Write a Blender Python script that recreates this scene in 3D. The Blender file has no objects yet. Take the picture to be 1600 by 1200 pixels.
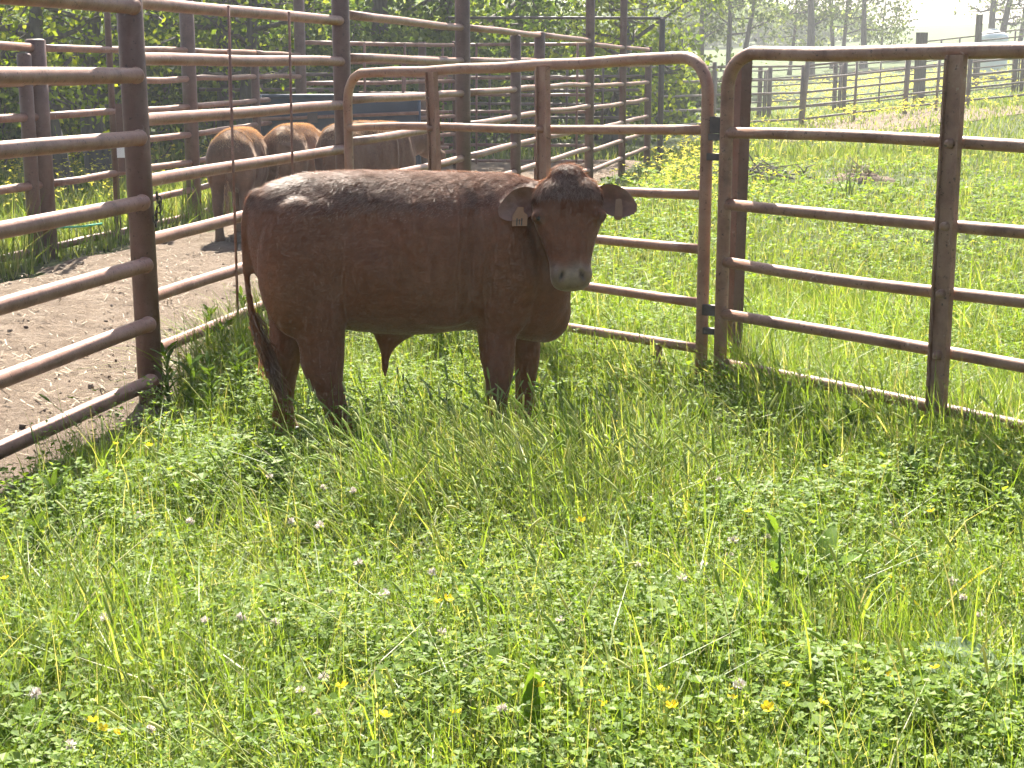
import bpy, math, random
import numpy as np
from mathutils import Vector, Matrix

# ------------------------------------------------------------------ camera, sky, sun, exposure
SC = bpy.context.scene
COL = SC.collection
F = 2400.0                      # focal length in photo pixels (1600 wide)
CAMH = 1.62
TILT = math.atan(495.0 / F)
CT, ST = math.cos(TILT), math.sin(TILT)
cam_data = bpy.data.cameras.new('camera')
cam_data.sensor_width = 36.0
cam_data.lens = 36.0 * F / 1600.0
cam_data.clip_start = 0.05
cam_data.clip_end = 3000.0
cam = bpy.data.objects.new('camera', cam_data)
COL.objects.link(cam)
cam.location = (0, 0, CAMH)
cam.rotation_euler = (math.pi / 2 - TILT, 0, 0)
SC.camera = cam

SUN_AZ, SUN_EL = math.radians(-4.0), math.radians(48.0)
world = bpy.data.worlds.new('World')
SC.world = world
world.use_nodes = True
wn, wl = world.node_tree.nodes, world.node_tree.links
wn.clear()
sky = wn.new('ShaderNodeTexSky')
sky.sky_type = 'NISHITA'
sky.sun_disc = False
sky.sun_elevation = SUN_EL
sky.sun_rotation = SUN_AZ
sky.air_density = 1.0
sky.dust_density = 2.5
sky.ozone_density = 1.0
bg = wn.new('ShaderNodeBackground')
bg.inputs['Strength'].default_value = 0.05
wo = wn.new('ShaderNodeOutputWorld')
wl.new(sky.outputs[0], bg.inputs[0])
wl.new(bg.outputs[0], wo.inputs[0])

sun_data = bpy.data.lights.new('sun', 'SUN')
sun_data.energy = 5.0
sun_data.angle = math.radians(0.55)
sun_data.color = (1.0, 0.94, 0.82)
sun = bpy.data.objects.new('sun', sun_data)
COL.objects.link(sun)
SVEC = Vector((math.sin(SUN_AZ) * math.cos(SUN_EL), math.cos(SUN_AZ) * math.cos(SUN_EL), math.sin(SUN_EL)))
sun.rotation_euler = SVEC.to_track_quat('Z', 'Y').to_euler()
sun.location = (0, 20, 30)

SC.view_settings.view_transform = 'Standard'
SC.view_settings.look = 'None'
SC.view_settings.gamma = 1.0
SC.view_settings.use_curve_mapping = False
SC.view_settings.exposure = 2.3
SC.render.engine = 'CYCLES'
SC.cycles.use_adaptive_sampling = True
SC.cycles.adaptive_threshold = 0.035
SC.cycles.adaptive_min_samples = 24
SC.cycles.max_bounces = 5
SC.cycles.diffuse_bounces = 2
SC.cycles.glossy_bounces = 2
SC.cycles.transmission_bounces = 4
SC.cycles.transparent_max_bounces = 4
SC.cycles.volume_bounces = 0
SC.cycles.caustics_reflective = False
SC.cycles.caustics_refractive = False
SC.cycles.use_denoising = True
SC.cycles.denoiser = 'OPENIMAGEDENOISE'
SC.cycles.denoising_input_passes = 'RGB_ALBEDO_NORMAL'
SC.cycles.denoising_prefilter = 'ACCURATE'

RNG = np.random.default_rng(169)
random.seed(169)


# ------------------------------------------------------------------ small maths helpers
def sstep(a, b, v):
    t = np.clip((np.asarray(v, float) - a) / (b - a), 0, 1)
    return t * t * (3 - 2 * t)


def lump(x, y, s=1.0):
    """cheap smooth noise in -1..1"""
    x = np.asarray(x, float) * s
    y = np.asarray(y, float) * s
    return (np.sin(x * 1.7 + 1.3 * np.sin(y * 0.9 + .4)) + np.sin(y * 2.3 + 1.1 * np.sin(x * 1.3 + 2.)) +
            .6 * np.sin(x * 4.1 + y * 3.3 + 1.) + .5 * np.sin(x * 3.1 - y * 5.2 + 3.)) / 3.1


def fence_x(Y):                 # long left fence of the pen
    return -1.11 + 0.21 * (np.asarray(Y, float) - 10.29)


def alley_x(Y):                 # far side of the dirt alley
    Y = np.asarray(Y, float)
    return np.where(Y < 16.2, -3.34 + 0.22 * (Y - 16.2), -3.34 + 0.083 * (Y - 16.2))


def hgt(X, Y):
    X = np.asarray(X, float)
    Y = np.asarray(Y, float)
    near = 0.025 * lump(X, Y, .9) * (1 - sstep(15, 40, Y)) * sstep(1, 4, Y)
    right = sstep(24, 42, Y) * np.clip(X - 7.5 * Y / 42.0, 0, 30) * 0.095
    right = right * (1 - 0.6 * sstep(60, 120, Y))
    hill = 0.042 * np.clip(Y - 56, 0, 150) * (0.88 + 0.12 * np.tanh((X - 20) / 40.))
    hill = hill + 0.35 * lump(X, Y, .03) * sstep(60, 140, Y)
    back = 5.5 * sstep(215, 420, Y)
    return near + right + hill - back


def hz(X, Y):
    return float(hgt(X, Y))


def x_at(px, Y, z=CAMH):        # world X of photo column px at distance Y and height z
    return (px - 800.0) * (Y * CT - (z - CAMH) * ST) / F


def on_ground(px, py, z=0.0):   # world XY where the line of sight of a photo pixel meets height z
    a = (px - 800.0) / F
    b = (600.0 - py) / F
    d = Vector((a, CT + b * ST, -ST + b * CT))
    t = (z - CAMH) / d.z
    return d.x * t, d.y * t


# ------------------------------------------------------------------ mesh helpers
def mesh_tris(name, V, T, mat=None, smooth=True, mats=None, mi=None):
    me = bpy.data.meshes.new(name)
    V = np.ascontiguousarray(V, dtype=np.float32)
    T = np.ascontiguousarray(T, dtype=np.int32)
    me.vertices.add(len(V))
    me.vertices.foreach_set('co', V.ravel())
    me.loops.add(len(T) * 3)
    me.loops.foreach_set('vertex_index', T.ravel())
    me.polygons.add(len(T))
    me.polygons.foreach_set('loop_start', np.arange(0, len(T) * 3, 3, dtype=np.int32))
    me.polygons.foreach_set('use_smooth', np.full(len(T), smooth, dtype=bool))
    if mats:
        for m in mats:
            me.materials.append(m)
        me.polygons.foreach_set('material_index', np.ascontiguousarray(mi, dtype=np.int32))
    elif mat:
        me.materials.append(mat)
    me.update(calc_edges=True)
    return me


class MB:
    """collects triangles of one part"""
    def __init__(self):
        self.v, self.t, self.n = [], [], 0

    def add(self, V, T):
        V = np.asarray(V, float).reshape(-1, 3)
        T = np.asarray(T, int).reshape(-1, 3)
        self.v.append(V)
        self.t.append(T + self.n)
        self.n += len(V)
        return self

    def arrays(self):
        return np.concatenate(self.v), np.concatenate(self.t)

    def build(self, name, mat, parent=None, smooth=True, origin=None):
        V, T = self.arrays()
        return put(name, V, T, mat, parent, smooth, origin)


def put(name, V, T, mat, parent=None, smooth=True, origin=None):
    """world-space triangles -> one mesh object; children keep their parent's origin"""
    V = np.asarray(V, float)
    if parent is not None:
        o0 = np.array(root_loc(parent))
        me = mesh_tris(name, V - o0, T, mat, smooth)
        ob = bpy.data.objects.new(name, me)
        ob.parent = parent
    else:
        o0 = np.array(origin if origin is not None else (0, 0, 0), float)
        me = mesh_tris(name, V - o0, T, mat, smooth)
        ob = bpy.data.objects.new(name, me)
        ob.location = o0
    COL.objects.link(ob)
    return ob


def root_loc(o):
    p = Vector((0, 0, 0))
    while o is not None:
        p += o.location
        o = o.parent
    return p


def tag(o, label=None, cat=None, group=None, kind=None):
    if label:
        o['label'] = label
    if cat:
        o['category'] = cat
    if group:
        o['group'] = group
    if kind:
        o['kind'] = kind
    return o


def thing(name, label, cat, loc=(0, 0, 0), group=None):
    o = bpy.data.objects.new(name, None)
    o.empty_display_size = 0.1
    COL.objects.link(o)
    o.location = loc
    return tag(o, label, cat, group)


def tube(pts, r, n=10, cap=True):
    P = np.asarray(pts, float)
    m = len(P)
    R = np.full(m, r, float) if np.isscalar(r) else np.asarray(r, float)
    tg = np.gradient(P, axis=0)
    tg /= np.linalg.norm(tg, axis=1)[:, None] + 1e-12
    ref = np.array([0, 0, 1.0]) if abs(tg[0, 2]) < .75 else np.array([0.3, 1.0, 0])
    a = np.zeros((m, 3))
    v = np.cross(tg[0], ref)
    for i_ in range(m):                       # frame carried along the path, so bends do not pinch
        v = v - tg[i_] * (v @ tg[i_])
        v = v / (np.linalg.norm(v) + 1e-12)
        a[i_] = v
    b = np.cross(a, tg)
    th = np.linspace(0, 2 * np.pi, n, endpoint=False)
    V = P[:, None] + R[:, None, None] * (np.cos(th)[None, :, None] * a[:, None] + np.sin(th)[None, :, None] * b[:, None])
    V = V.reshape(-1, 3)
    i = np.arange(m - 1)[:, None] * n
    j = np.arange(n)[None]
    k = (j + 1) % n
    A, B, C, D = i + j, i + k, i + n + k, i + n + j
    T = np.concatenate([np.stack([A, B, C], -1).reshape(-1, 3), np.stack([A, C, D], -1).reshape(-1, 3)])
    if cap:
        V = np.concatenate([V, P[:1], P[-1:]])
        j = np.arange(n)
        k = (j + 1) % n
        c0, c1 = m * n, m * n + 1
        T = np.concatenate([T, np.stack([np.full(n, c0), k, j], -1), np.stack([np.full(n, c1), (m - 1) * n + j, (m - 1) * n + k], -1)])
    return V, T


BOXT = np.array([[0, 2, 1], [0, 3, 2], [4, 5, 6], [4, 6, 7], [0, 1, 5], [0, 5, 4], [1, 2, 6], [1, 6, 5], [2, 3, 7], [2, 7, 6], [3, 0, 4], [3, 4, 7]])


def box(c, sx, sy, sz, rz=0.0):
    c = np.asarray(c, float)
    q = np.array([[-1, -1, -1], [1, -1, -1], [1, 1, -1], [-1, 1, -1], [-1, -1, 1], [1, -1, 1], [1, 1, 1], [-1, 1, 1]], float)
    q = q * np.array([sx, sy, sz]) / 2
    R = np.array([[math.cos(rz), -math.sin(rz), 0], [math.sin(rz), math.cos(rz), 0], [0, 0, 1]])
    return q @ R.T + c, BOXT


def ribbon_bar(pts, w, t, side):
    """flat bar of width w (along 'side') and thickness t that follows pts"""
    P = np.asarray(pts, float)
    s = np.asarray(side, float)
    s = s / np.linalg.norm(s)
    tg = np.gradient(P, axis=0)
    tg /= np.linalg.norm(tg, axis=1)[:, None]
    nn = np.cross(tg, s)
    nn /= np.linalg.norm(nn, axis=1)[:, None]
    m = len(P)
    V = np.stack([P - s * w / 2 - nn * t / 2, P + s * w / 2 - nn * t / 2, P + s * w / 2 + nn * t / 2, P - s * w / 2 + nn * t / 2], 1).reshape(-1, 3)
    T = []
    for i in range(m - 1):
        for j in range(4):
            k = (j + 1) % 4
            a, b, c, d = i * 4 + j, i * 4 + k, i * 4 + 4 + k, i * 4 + 4 + j
            T += [[a, b, c], [a, c, d]]
    e = (m - 1) * 4
    T += [[0, 2, 1], [0, 3, 2], [e, e + 1, e + 2], [e, e + 2, e + 3]]
    return V, np.array(T)


def ball(c, r, nu=10, nv=7):
    r = np.asarray(r, float) * np.ones(3)
    th = np.linspace(0, 2 * np.pi, nu, endpoint=False)
    ph = np.linspace(0, np.pi, nv + 1)[1:-1]
    V = [np.array([0, 0, 1.0])]
    for p in ph:
        for t in th:
            V.append(np.array([math.sin(p) * math.cos(t), math.sin(p) * math.sin(t), math.cos(p)]))
    V.append(np.array([0, 0, -1.0]))
    V = np.array(V) * r + np.asarray(c, float)
    T = []
    m = len(ph)
    for j in range(nu):
        k = (j + 1) % nu
        T.append([0, 1 + j, 1 + k])
        for i in range(m - 1):
            a, b = 1 + i * nu + j, 1 + i * nu + k
            T += [[a, a + nu, b + nu], [a, b + nu, b]]
        T.append([1 + (m - 1) * nu + j, len(V) - 1, 1 + (m - 1) * nu + k])
    return V, np.array(T)


def line(p, q, n=2, wob=0.0, rng=random):
    p, q = np.asarray(p, float), np.asarray(q, float)
    t = np.linspace(0, 1, n)[:, None]
    P = p + (q - p) * t
    if wob and n > 2:
        for k in range(3):
            a = rng.uniform(-wob, wob)
            P[:, 2] += a * np.sin(np.pi * (k + 1) * t[:, 0])
            b = rng.uniform(-wob, wob) * .7
            P[:, 0] += b * np.sin(np.pi * (k + 1) * t[:, 0])
    return P


# ------------------------------------------------------------------ materials
def new_mat(name):
    m = bpy.data.materials.new(name)
    m.use_nodes = True
    nt = m.node_tree
    nt.nodes.clear()
    out = nt.nodes.new('ShaderNodeOutputMaterial')
    return m, nt, out


def ramp(nt, stops, src):
    r = nt.nodes.new('ShaderNodeValToRGB')
    el = r.color_ramp.elements
    while len(el) < len(stops):
        el.new(0.5)
    for e, (p, c) in zip(el, stops):
        e.position = p
        e.color = (*c, 1)
    nt.links.new(src, r.inputs[0])
    return r.outputs[0]


def noise_node(nt, scale, detail=4, rough=.6, coord='Object', stretch=None):
    tc = nt.nodes.new('ShaderNodeTexCoord')
    n = nt.nodes.new('ShaderNodeTexNoise')
    n.inputs['Scale'].default_value = scale
    n.inputs['Detail'].default_value = detail
    n.inputs['Roughness'].default_value = rough
    if stretch:
        mp = nt.nodes.new('ShaderNodeMapping')
        mp.inputs['Scale'].default_value = stretch
        nt.links.new(tc.outputs[coord], mp.inputs[0])
        nt.links.new(mp.outputs[0], n.inputs['Vector'])
    else:
        nt.links.new(tc.outputs[coord], n.inputs['Vector'])
    return n.outputs['Fac']


def solid(name, stops, scale=8, rough=.7, bump=0.0, bscale=60, spec=.4, metal=0.0, stretch=None):
    m, nt, out = new_mat(name)
    p = nt.nodes.new('ShaderNodeBsdfPrincipled')
    p.inputs['Roughness'].default_value = rough
    p.inputs['Specular IOR Level'].default_value = spec
    p.inputs['Metallic'].default_value = metal
    c = ramp(nt, stops, noise_node(nt, scale, stretch=stretch))
    nt.links.new(c, p.inputs['Base Color'])
    if bump:
        b = nt.nodes.new('ShaderNodeBump')
        b.inputs['Strength'].default_value = bump
        b.inputs['Distance'].default_value = 0.02
        nt.links.new(noise_node(nt, bscale, 5, .65), b.inputs['Height'])
        nt.links.new(b.outputs[0], p.inputs['Normal'])
    nt.links.new(p.outputs[0], out.inputs[0])
    return m


def leafy(name, stops, trans=.45, rough=.6, tcol=(1.25, 1.15, .45), gloss=.012):
    """thin leaf or blade: diffuse + translucent, colour varies from blade to blade"""
    m, nt, out = new_mat(name)
    g = nt.nodes.new('ShaderNodeNewGeometry')
    c = ramp(nt, stops, g.outputs['Random Per Island'])
    d = nt.nodes.new('ShaderNodeBsdfDiffuse')
    t = nt.nodes.new('ShaderNodeBsdfTranslucent')
    nt.links.new(c, d.inputs[0])
    mu = nt.nodes.new('ShaderNodeMixRGB')
    mu.blend_type = 'MULTIPLY'
    mu.inputs[0].default_value = 1
    mu.inputs[2].default_value = (*tcol, 1)
    nt.links.new(c, mu.inputs[1])
    nt.links.new(mu.outputs[0], t.inputs[0])
    mx = nt.nodes.new('ShaderNodeMixShader')
    mx.inputs[0].default_value = trans
    nt.links.new(d.outputs[0], mx.inputs[1])
    nt.links.new(t.outputs[0], mx.inputs[2])
    gl = nt.nodes.new('ShaderNodeBsdfGlossy')
    gl.inputs['Roughness'].default_value = rough
    gl.inputs['Color'].default_value = (1, 1, 1, 1)
    m2 = nt.nodes.new('ShaderNodeMixShader')
    m2.inputs[0].default_value = gloss
    nt.links.new(mx.outputs[0], m2.inputs[1])
    nt.links.new(gl.outputs[0], m2.inputs[2])
    nt.links.new(m2.outputs[0], out.inputs[0])
    return m


M = {}
M['pipe'] = solid('rusty_pipe', [(.22, (.085, .042, .03)), (.42, (.17, .092, .066)), (.6, (.215, .122, .09)), (.8, (.30, .19, .145))], 7, .5, .06, 40, .45)
M['pipe_far'] = solid('old_pipe', [(.3, (.10, .07, .06)), (.7, (.20, .14, .12))], 5, .5)
M['pipe_grey'] = solid('weathered_pipe', [(.3, (.13, .105, .09)), (.7, (.24, .19, .165))], 3, .5)
M['gate_tan'] = solid('red_oxide_gate', [(.25, (.22, .105, .065)), (.5, (.32, .17, .11)), (.75, (.42, .26, .17))], 7, .48, .06, 40)
M['gate_brown'] = solid('brown_rusty_gate', [(.22, (.08, .04, .028)), (.42, (.20, .115, .08)), (.62, (.28, .175, .125)), (.82, (.40, .28, .21))], 8, .52, .12, 40)
M['post'] = solid('dark_rusty_post', [(.25, (.075, .042, .034)), (.6, (.13, .08, .066)), (.8, (.20, .13, .105))], 7, .6, .3, 60)
M['dark_post'] = solid('dark_steel_post', [(.3, (.05, .04, .04)), (.7, (.10, .08, .075))], 6, .6, .2, 50)
M['wood'] = solid('weathered_wood', [(.3, (.07, .055, .045)), (.7, (.17, .14, .115))], 6, .85, .5, 40, stretch=(6, 6, .6))
M['hide'] = None
M['hoof'] = solid('hoof_horn', [(.3, (.035, .028, .024)), (.7, (.07, .055, .045))], 20, .5)
M['tag_orange'] = solid('orange_tag_plastic', [(.3, (.30, .125, .07)), (.7, (.36, .16, .095))], 12, .4)
M['tag_brown'] = solid('brown_tag_plastic', [(.3, (.22, .10, .07)), (.7, (.28, .14, .10))], 12, .4)
M['tag_ink'] = solid('tag_ink', [(.3, (.04, .03, .03)), (.7, (.06, .05, .045))], 12, .6)
M['eye'] = solid('dark_eye', [(.3, (.006, .005, .004)), (.7, (.012, .009, .007))], 5, .3, spec=.3)
M['blue'] = solid('dark_blue_sheet', [(.3, (.022, .035, .06)), (.55, (.032, .05, .08)), (.8, (.055, .07, .09))], 3, .5)
M['white'] = solid('white_poly', [(.3, (.74, .75, .76)), (.7, (.82, .83, .83))], 3, .4)
M['rope'] = solid('green_rope', [(.3, (.04, .30, .20)), (.7, (.08, .42, .28))], 30, .7)
M['chain'] = solid('dark_chain', [(.3, (.03, .026, .024)), (.7, (.07, .06, .055))], 30, .5, metal=.6)
M['bark'] = solid('bark', [(.3, (.05, .042, .036)), (.7, (.125, .11, .095))], 5, .9, .6, 20, stretch=(3, 3, .6))
M['twig'] = solid('dead_twig', [(.3, (.06, .05, .042)), (.7, (.14, .12, .10))], 5, .9)
M['straw'] = leafy('straw_bits', [(0, (.17, .13, .09)), (.5, (.27, .215, .155)), (1, (.38, .31, .23))], .12, tcol=(1, 1, 1), gloss=.02)
M['clod'] = solid('dirt_clods', [(.3, (.15, .118, .09)), (.7, (.23, .185, .148))], 6, .95, .4, 40, spec=.1)

M['grass'] = leafy('grass_blades', [(0, (.075, .135, .02)), (.3, (.13, .21, .034)), (.6, (.18, .26, .05)), (.85, (.235, .29, .075)), (.94, (.37, .36, .18)), (1, (.46, .41, .26))], .56, .45, tcol=(1.28, 1.2, .45), gloss=.02)
M['clover'] = leafy('clover_leaves', [(0, (.085, .155, .02)), (.5, (.145, .23, .034)), (1, (.21, .285, .05))], .52, .5, tcol=(1.28, 1.2, .45), gloss=.012)
M['field'] = leafy('field_grass', [(0, (.09, .15, .033)), (.5, (.145, .205, .05)), (.8, (.20, .245, .08)), (1, (.32, .31, .16))], .5)
M['seed'] = leafy('seed_heads', [(0, (.20, .28, .07)), (.5, (.29, .36, .11)), (1, (.42, .44, .21))], .45)
M['weed'] = leafy('weed_leaves', [(0, (.075, .14, .025)), (.6, (.12, .20, .035)), (1, (.18, .26, .05))], .5, .55, gloss=.006)
M['weed_dark'] = leafy('dark_weed_leaves', [(0, (.045, .085, .018)), (.6, (.07, .12, .025)), (1, (.11, .16, .035))], .4, .55, gloss=.006)
M['weed_yellow'] = leafy('yellowing_leaf', [(0, (.32, .30, .05)), (1, (.40, .33, .07))], .5)
M['weed_grey'] = leafy('grey_green_leaf', [(0, (.10, .16, .075)), (1, (.17, .23, .13))], .35, .55, gloss=.01)
M['stem'] = leafy('green_stems', [(0, (.09, .15, .035)), (1, (.16, .21, .06))], .2)
M['petal_pink'] = leafy('clover_petals', [(0, (.50, .40, .36)), (.6, (.62, .55, .50)), (1, (.70, .66, .60))], .35, tcol=(1, 1, 1))
M['petal_yellow'] = leafy('buttercup_petals', [(0, (.80, .56, .02)), (1, (.90, .70, .04))], .35, tcol=(1, 1, .8))
M['yellow_flower'] = leafy('field_flowers', [(0, (.50, .46, .04)), (1, (.68, .60, .08))], .45, tcol=(1, 1, .8))
M['leaf_dark'] = leafy('tree_leaves_dark', [(0, (.035, .07, .018)), (.5, (.065, .12, .026)), (1, (.15, .22, .035))], .5)
M['leaf_mid'] = leafy('tree_leaves', [(0, (.06, .11, .02)), (.5, (.12, .19, .03)), (1, (.24, .30, .045))], .52)
M['leaf_bright'] = leafy('sunlit_leaves', [(0, (.10, .16, .02)), (.5, (.18, .25, .03)), (1, (.28, .33, .045))], .55)  # lit copy of the tree leaves, sunlight put into the colour
M['leaf_pale'] = leafy('spring_leaves', [(0, (.05, .08, .028)), (.5, (.08, .12, .042)), (1, (.14, .18, .065))], .45)


def rusty(name, stops, fleck=(.05, .026, .018), scuff=(.42, .33, .28), scale=7):
    m, nt, out = new_mat(name)
    p = nt.nodes.new('ShaderNodeBsdfPrincipled')
    p.inputs['Roughness'].default_value = .52
    p.inputs['Specular IOR Level'].default_value = .4
    base = ramp(nt, stops, noise_node(nt, scale, 6, .65))
    f1 = ramp(nt, [(.60, (0, 0, 0)), (.68, (1, 1, 1))], noise_node(nt, 48, 4, .7))
    f2 = ramp(nt, [(.64, (0, 0, 0)), (.70, (.75, .75, .75))], noise_node(nt, 19, 5, .75))
    a = nt.nodes.new('ShaderNodeMixRGB')
    a.inputs[2].default_value = (*fleck, 1)
    nt.links.new(f1, a.inputs[0])
    nt.links.new(base, a.inputs[1])
    b_ = nt.nodes.new('ShaderNodeMixRGB')
    b_.inputs[2].default_value = (*scuff, 1)
    nt.links.new(f2, b_.inputs[0])
    nt.links.new(a.outputs[0], b_.inputs[1])
    nt.links.new(b_.outputs[0], p.inputs['Base Color'])
    bp_ = nt.nodes.new('ShaderNodeBump')
    bp_.inputs['Strength'].default_value = .25
    bp_.inputs['Distance'].default_value = .015
    nt.links.new(noise_node(nt, 14, 5, .6), bp_.inputs['Height'])
    nt.links.new(bp_.outputs[0], p.inputs['Normal'])
    nt.links.new(p.outputs[0], out.inputs[0])
    return m


M['pipe'] = rusty('rusty_pipe', [(.22, (.10, .045, .03)), (.42, (.20, .098, .068)), (.6, (.255, .135, .098)), (.8, (.34, .20, .15))])
M['post'] = rusty('dark_rusty_post', [(.25, (.078, .038, .029)), (.6, (.135, .072, .056)), (.8, (.20, .115, .09))], scuff=(.25, .18, .15))
M['gate_tan'] = rusty('red_oxide_gate', [(.25, (.19, .095, .06)), (.5, (.28, .155, .105)), (.75, (.36, .225, .155))], fleck=(.10, .045, .03), scuff=(.48, .36, .28))
M['gate_brown'] = rusty('brown_rusty_gate', [(.22, (.09, .04, .026)), (.42, (.21, .108, .07)), (.62, (.29, .165, .112)), (.82, (.38, .245, .175))], scuff=(.40, .31, .25))

# ground materials
m, nt, out = new_mat('soil_and_thatch')
p = nt.nodes.new('ShaderNodeBsdfPrincipled')
p.inputs['Roughness'].default_value = .95
p.inputs['Specular IOR Level'].default_value = .1
c1 = ramp(nt, [(.3, (.035, .045, .016)), (.55, (.055, .07, .024)), (.75, (.09, .095, .04))], noise_node(nt, 1.2, 6, .7))
geo = nt.nodes.new('ShaderNodeNewGeometry')
sep = nt.nodes.new('ShaderNodeSeparateXYZ')
nt.links.new(geo.outputs['Position'], sep.inputs[0])
mr = nt.nodes.new('ShaderNodeMapRange')
mr.inputs[1].default_value = 30
mr.inputs[2].default_value = 70
nt.links.new(sep.outputs['Y'], mr.inputs[0])
c2 = ramp(nt, [(.3, (.045, .07, .025)), (.5, (.065, .09, .034)), (.7, (.09, .11, .045))], noise_node(nt, .35, 8, .75))
mx = nt.nodes.new('ShaderNodeMixRGB')
nt.links.new(mr.outputs[0], mx.inputs[0])
nt.links.new(c1, mx.inputs[1])
nt.links.new(c2, mx.inputs[2])
nt.links.new(mx.outputs[0], p.inputs['Base Color'])
nt.links.new(p.outputs[0], out.inputs[0])
M['soil'] = m

m, nt, out = new_mat('trodden_dirt')
p = nt.nodes.new('ShaderNodeBsdfPrincipled')
p.inputs['Roughness'].default_value = .95
p.inputs['Specular IOR Level'].default_value = .08
c1 = ramp(nt, [(.25, (.115, .085, .063)), (.5, (.165, .126, .096)), (.75, (.215, .17, .134))], noise_node(nt, 5, 9, .78))
nt.links.new(c1, p.inputs['Base Color'])
b = nt.nodes.new('ShaderNodeBump')
b.inputs['Strength'].default_value = .9
b.inputs['Distance'].default_value = .05
nt.links.new(noise_node(nt, 16, 8, .75), b.inputs['Height'])
nt.links.new(b.outputs[0], p.inputs['Normal'])
nt.links.new(p.outputs[0], out.inputs[0])
M['dirt'] = m

# animal hide: colour attribute (muzzle, legs, dark points) times a fine coat texture
m, nt, out = new_mat('red_brown_hide')
p = nt.nodes.new('ShaderNodeBsdfPrincipled')
p.inputs['Roughness'].default_value = .62
p.inputs['Specular IOR Level'].default_value = .25
p.inputs['Sheen Weight'].default_value = .25
p.inputs['Sheen Roughness'].default_value = .4
p.inputs['Sheen Tint'].default_value = (1, .75, .6, 1)
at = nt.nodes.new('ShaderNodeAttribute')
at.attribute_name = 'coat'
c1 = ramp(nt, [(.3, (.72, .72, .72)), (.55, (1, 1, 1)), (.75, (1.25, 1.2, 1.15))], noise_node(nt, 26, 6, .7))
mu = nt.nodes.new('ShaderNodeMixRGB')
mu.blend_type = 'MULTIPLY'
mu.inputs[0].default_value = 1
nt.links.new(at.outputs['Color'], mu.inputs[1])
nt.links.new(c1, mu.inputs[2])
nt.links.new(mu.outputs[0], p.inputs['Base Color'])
b = nt.nodes.new('ShaderNodeBump')
b.inputs['Strength'].default_value = .35
b.inputs['Distance'].default_value = .01
nt.links.new(noise_node(nt, 90, 4, .7, stretch=(.5, 1, 1)), b.inputs['Height'])
nt.links.new(b.outputs[0], p.inputs['Normal'])
nt.links.new(p.outputs[0], out.inputs[0])
M['hide'] = m
M['coat'] = leafy('coat_hair', [(0, (.13, .055, .03)), (.6, (.19, .088, .052)), (1, (.36, .21, .14))], .4, .5, tcol=(1.15, .92, .7), gloss=.04)  # bull's back hair, paler and glossier to put in the sunlit strip
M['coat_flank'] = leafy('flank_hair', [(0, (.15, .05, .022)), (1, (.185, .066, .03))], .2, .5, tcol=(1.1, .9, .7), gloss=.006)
M['coat_sunlit'] = leafy('sunlit_coat_hair', [(0, (.25, .14, .08)), (.5, (.40, .25, .15)), (1, (.56, .40, .26))], .4, .5, tcol=(1.1, .95, .75), gloss=.02)  # cattle's top hair, blond because sunlight is put into its colour


# ------------------------------------------------------------------ ground
ys = np.concatenate([np.arange(-6, 14, .3), 14 * np.cumprod(np.full(95, 1.045))])
ys = ys[ys < 450]
xs1 = np.concatenate([np.arange(0, 8, .35), 8 * np.cumprod(np.full(75, 1.06))])
xs1 = xs1[xs1 < 250]
xs = np.concatenate([-xs1[::-1], xs1[1:]])
XX, YY = np.meshgrid(xs, ys)
ZZ = hgt(XX, YY)
V = np.stack([XX, YY, ZZ], -1).reshape(-1, 3)
nx, ny = len(xs), len(ys)
i, j = np.meshgrid(np.arange(ny - 1), np.arange(nx - 1), indexing='ij')
a = (i * nx + j).ravel()
T = np.concatenate([np.stack([a, a + 1, a + nx + 1], -1), np.stack([a, a + nx + 1, a + nx], -1)])
tag(put('ground', V, T, M['soil']), kind='structure')


def border(Y, s):
    return .16 * lump(Y, Y * .3 + s, 2.2) + .07 * lump(Y, Y + s, 7.0)


# dirt alley between the two left fences (a sheet with trodden relief)
yy = np.arange(2.0, 27.0, .085)
uu = np.linspace(0, 1, 56)
lo = alley_x(yy) + .35 + border(yy, 3.)
hi = fence_x(yy) - .05 + border(yy, 9.) + .24 * (1 - sstep(6.9, 7.6, yy))
hi = np.where(yy > 19, np.minimum(hi, fence_x(yy) - .1), hi)
XX = lo[:, None] + (hi - lo)[:, None] * uu[None]
YY = np.repeat(yy[:, None], len(uu), 1)
edge = np.minimum(uu, 1 - uu)[None] * 14
ZZ = hgt(XX, YY) + .004 + np.clip(edge, 0, 1) * (.03 + .018 * lump(XX, YY, 5.) + .020 * lump(XX + 3, YY, 11.) + RNG.normal(0, .005, XX.shape)) - .02 * (edge <= 0)
V = np.stack([XX, YY, ZZ], -1).reshape(-1, 3)
nx, ny = len(uu), len(yy)
i, j = np.meshgrid(np.arange(ny - 1), np.arange(nx - 1), indexing='ij')
a = (i * nx + j).ravel()
T = np.concatenate([np.stack([a, a + 1, a + nx + 1], -1), np.stack([a, a + nx + 1, a + nx], -1)])
tag(put('dirt_alley', V, T, M['dirt']), kind='structure')

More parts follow.
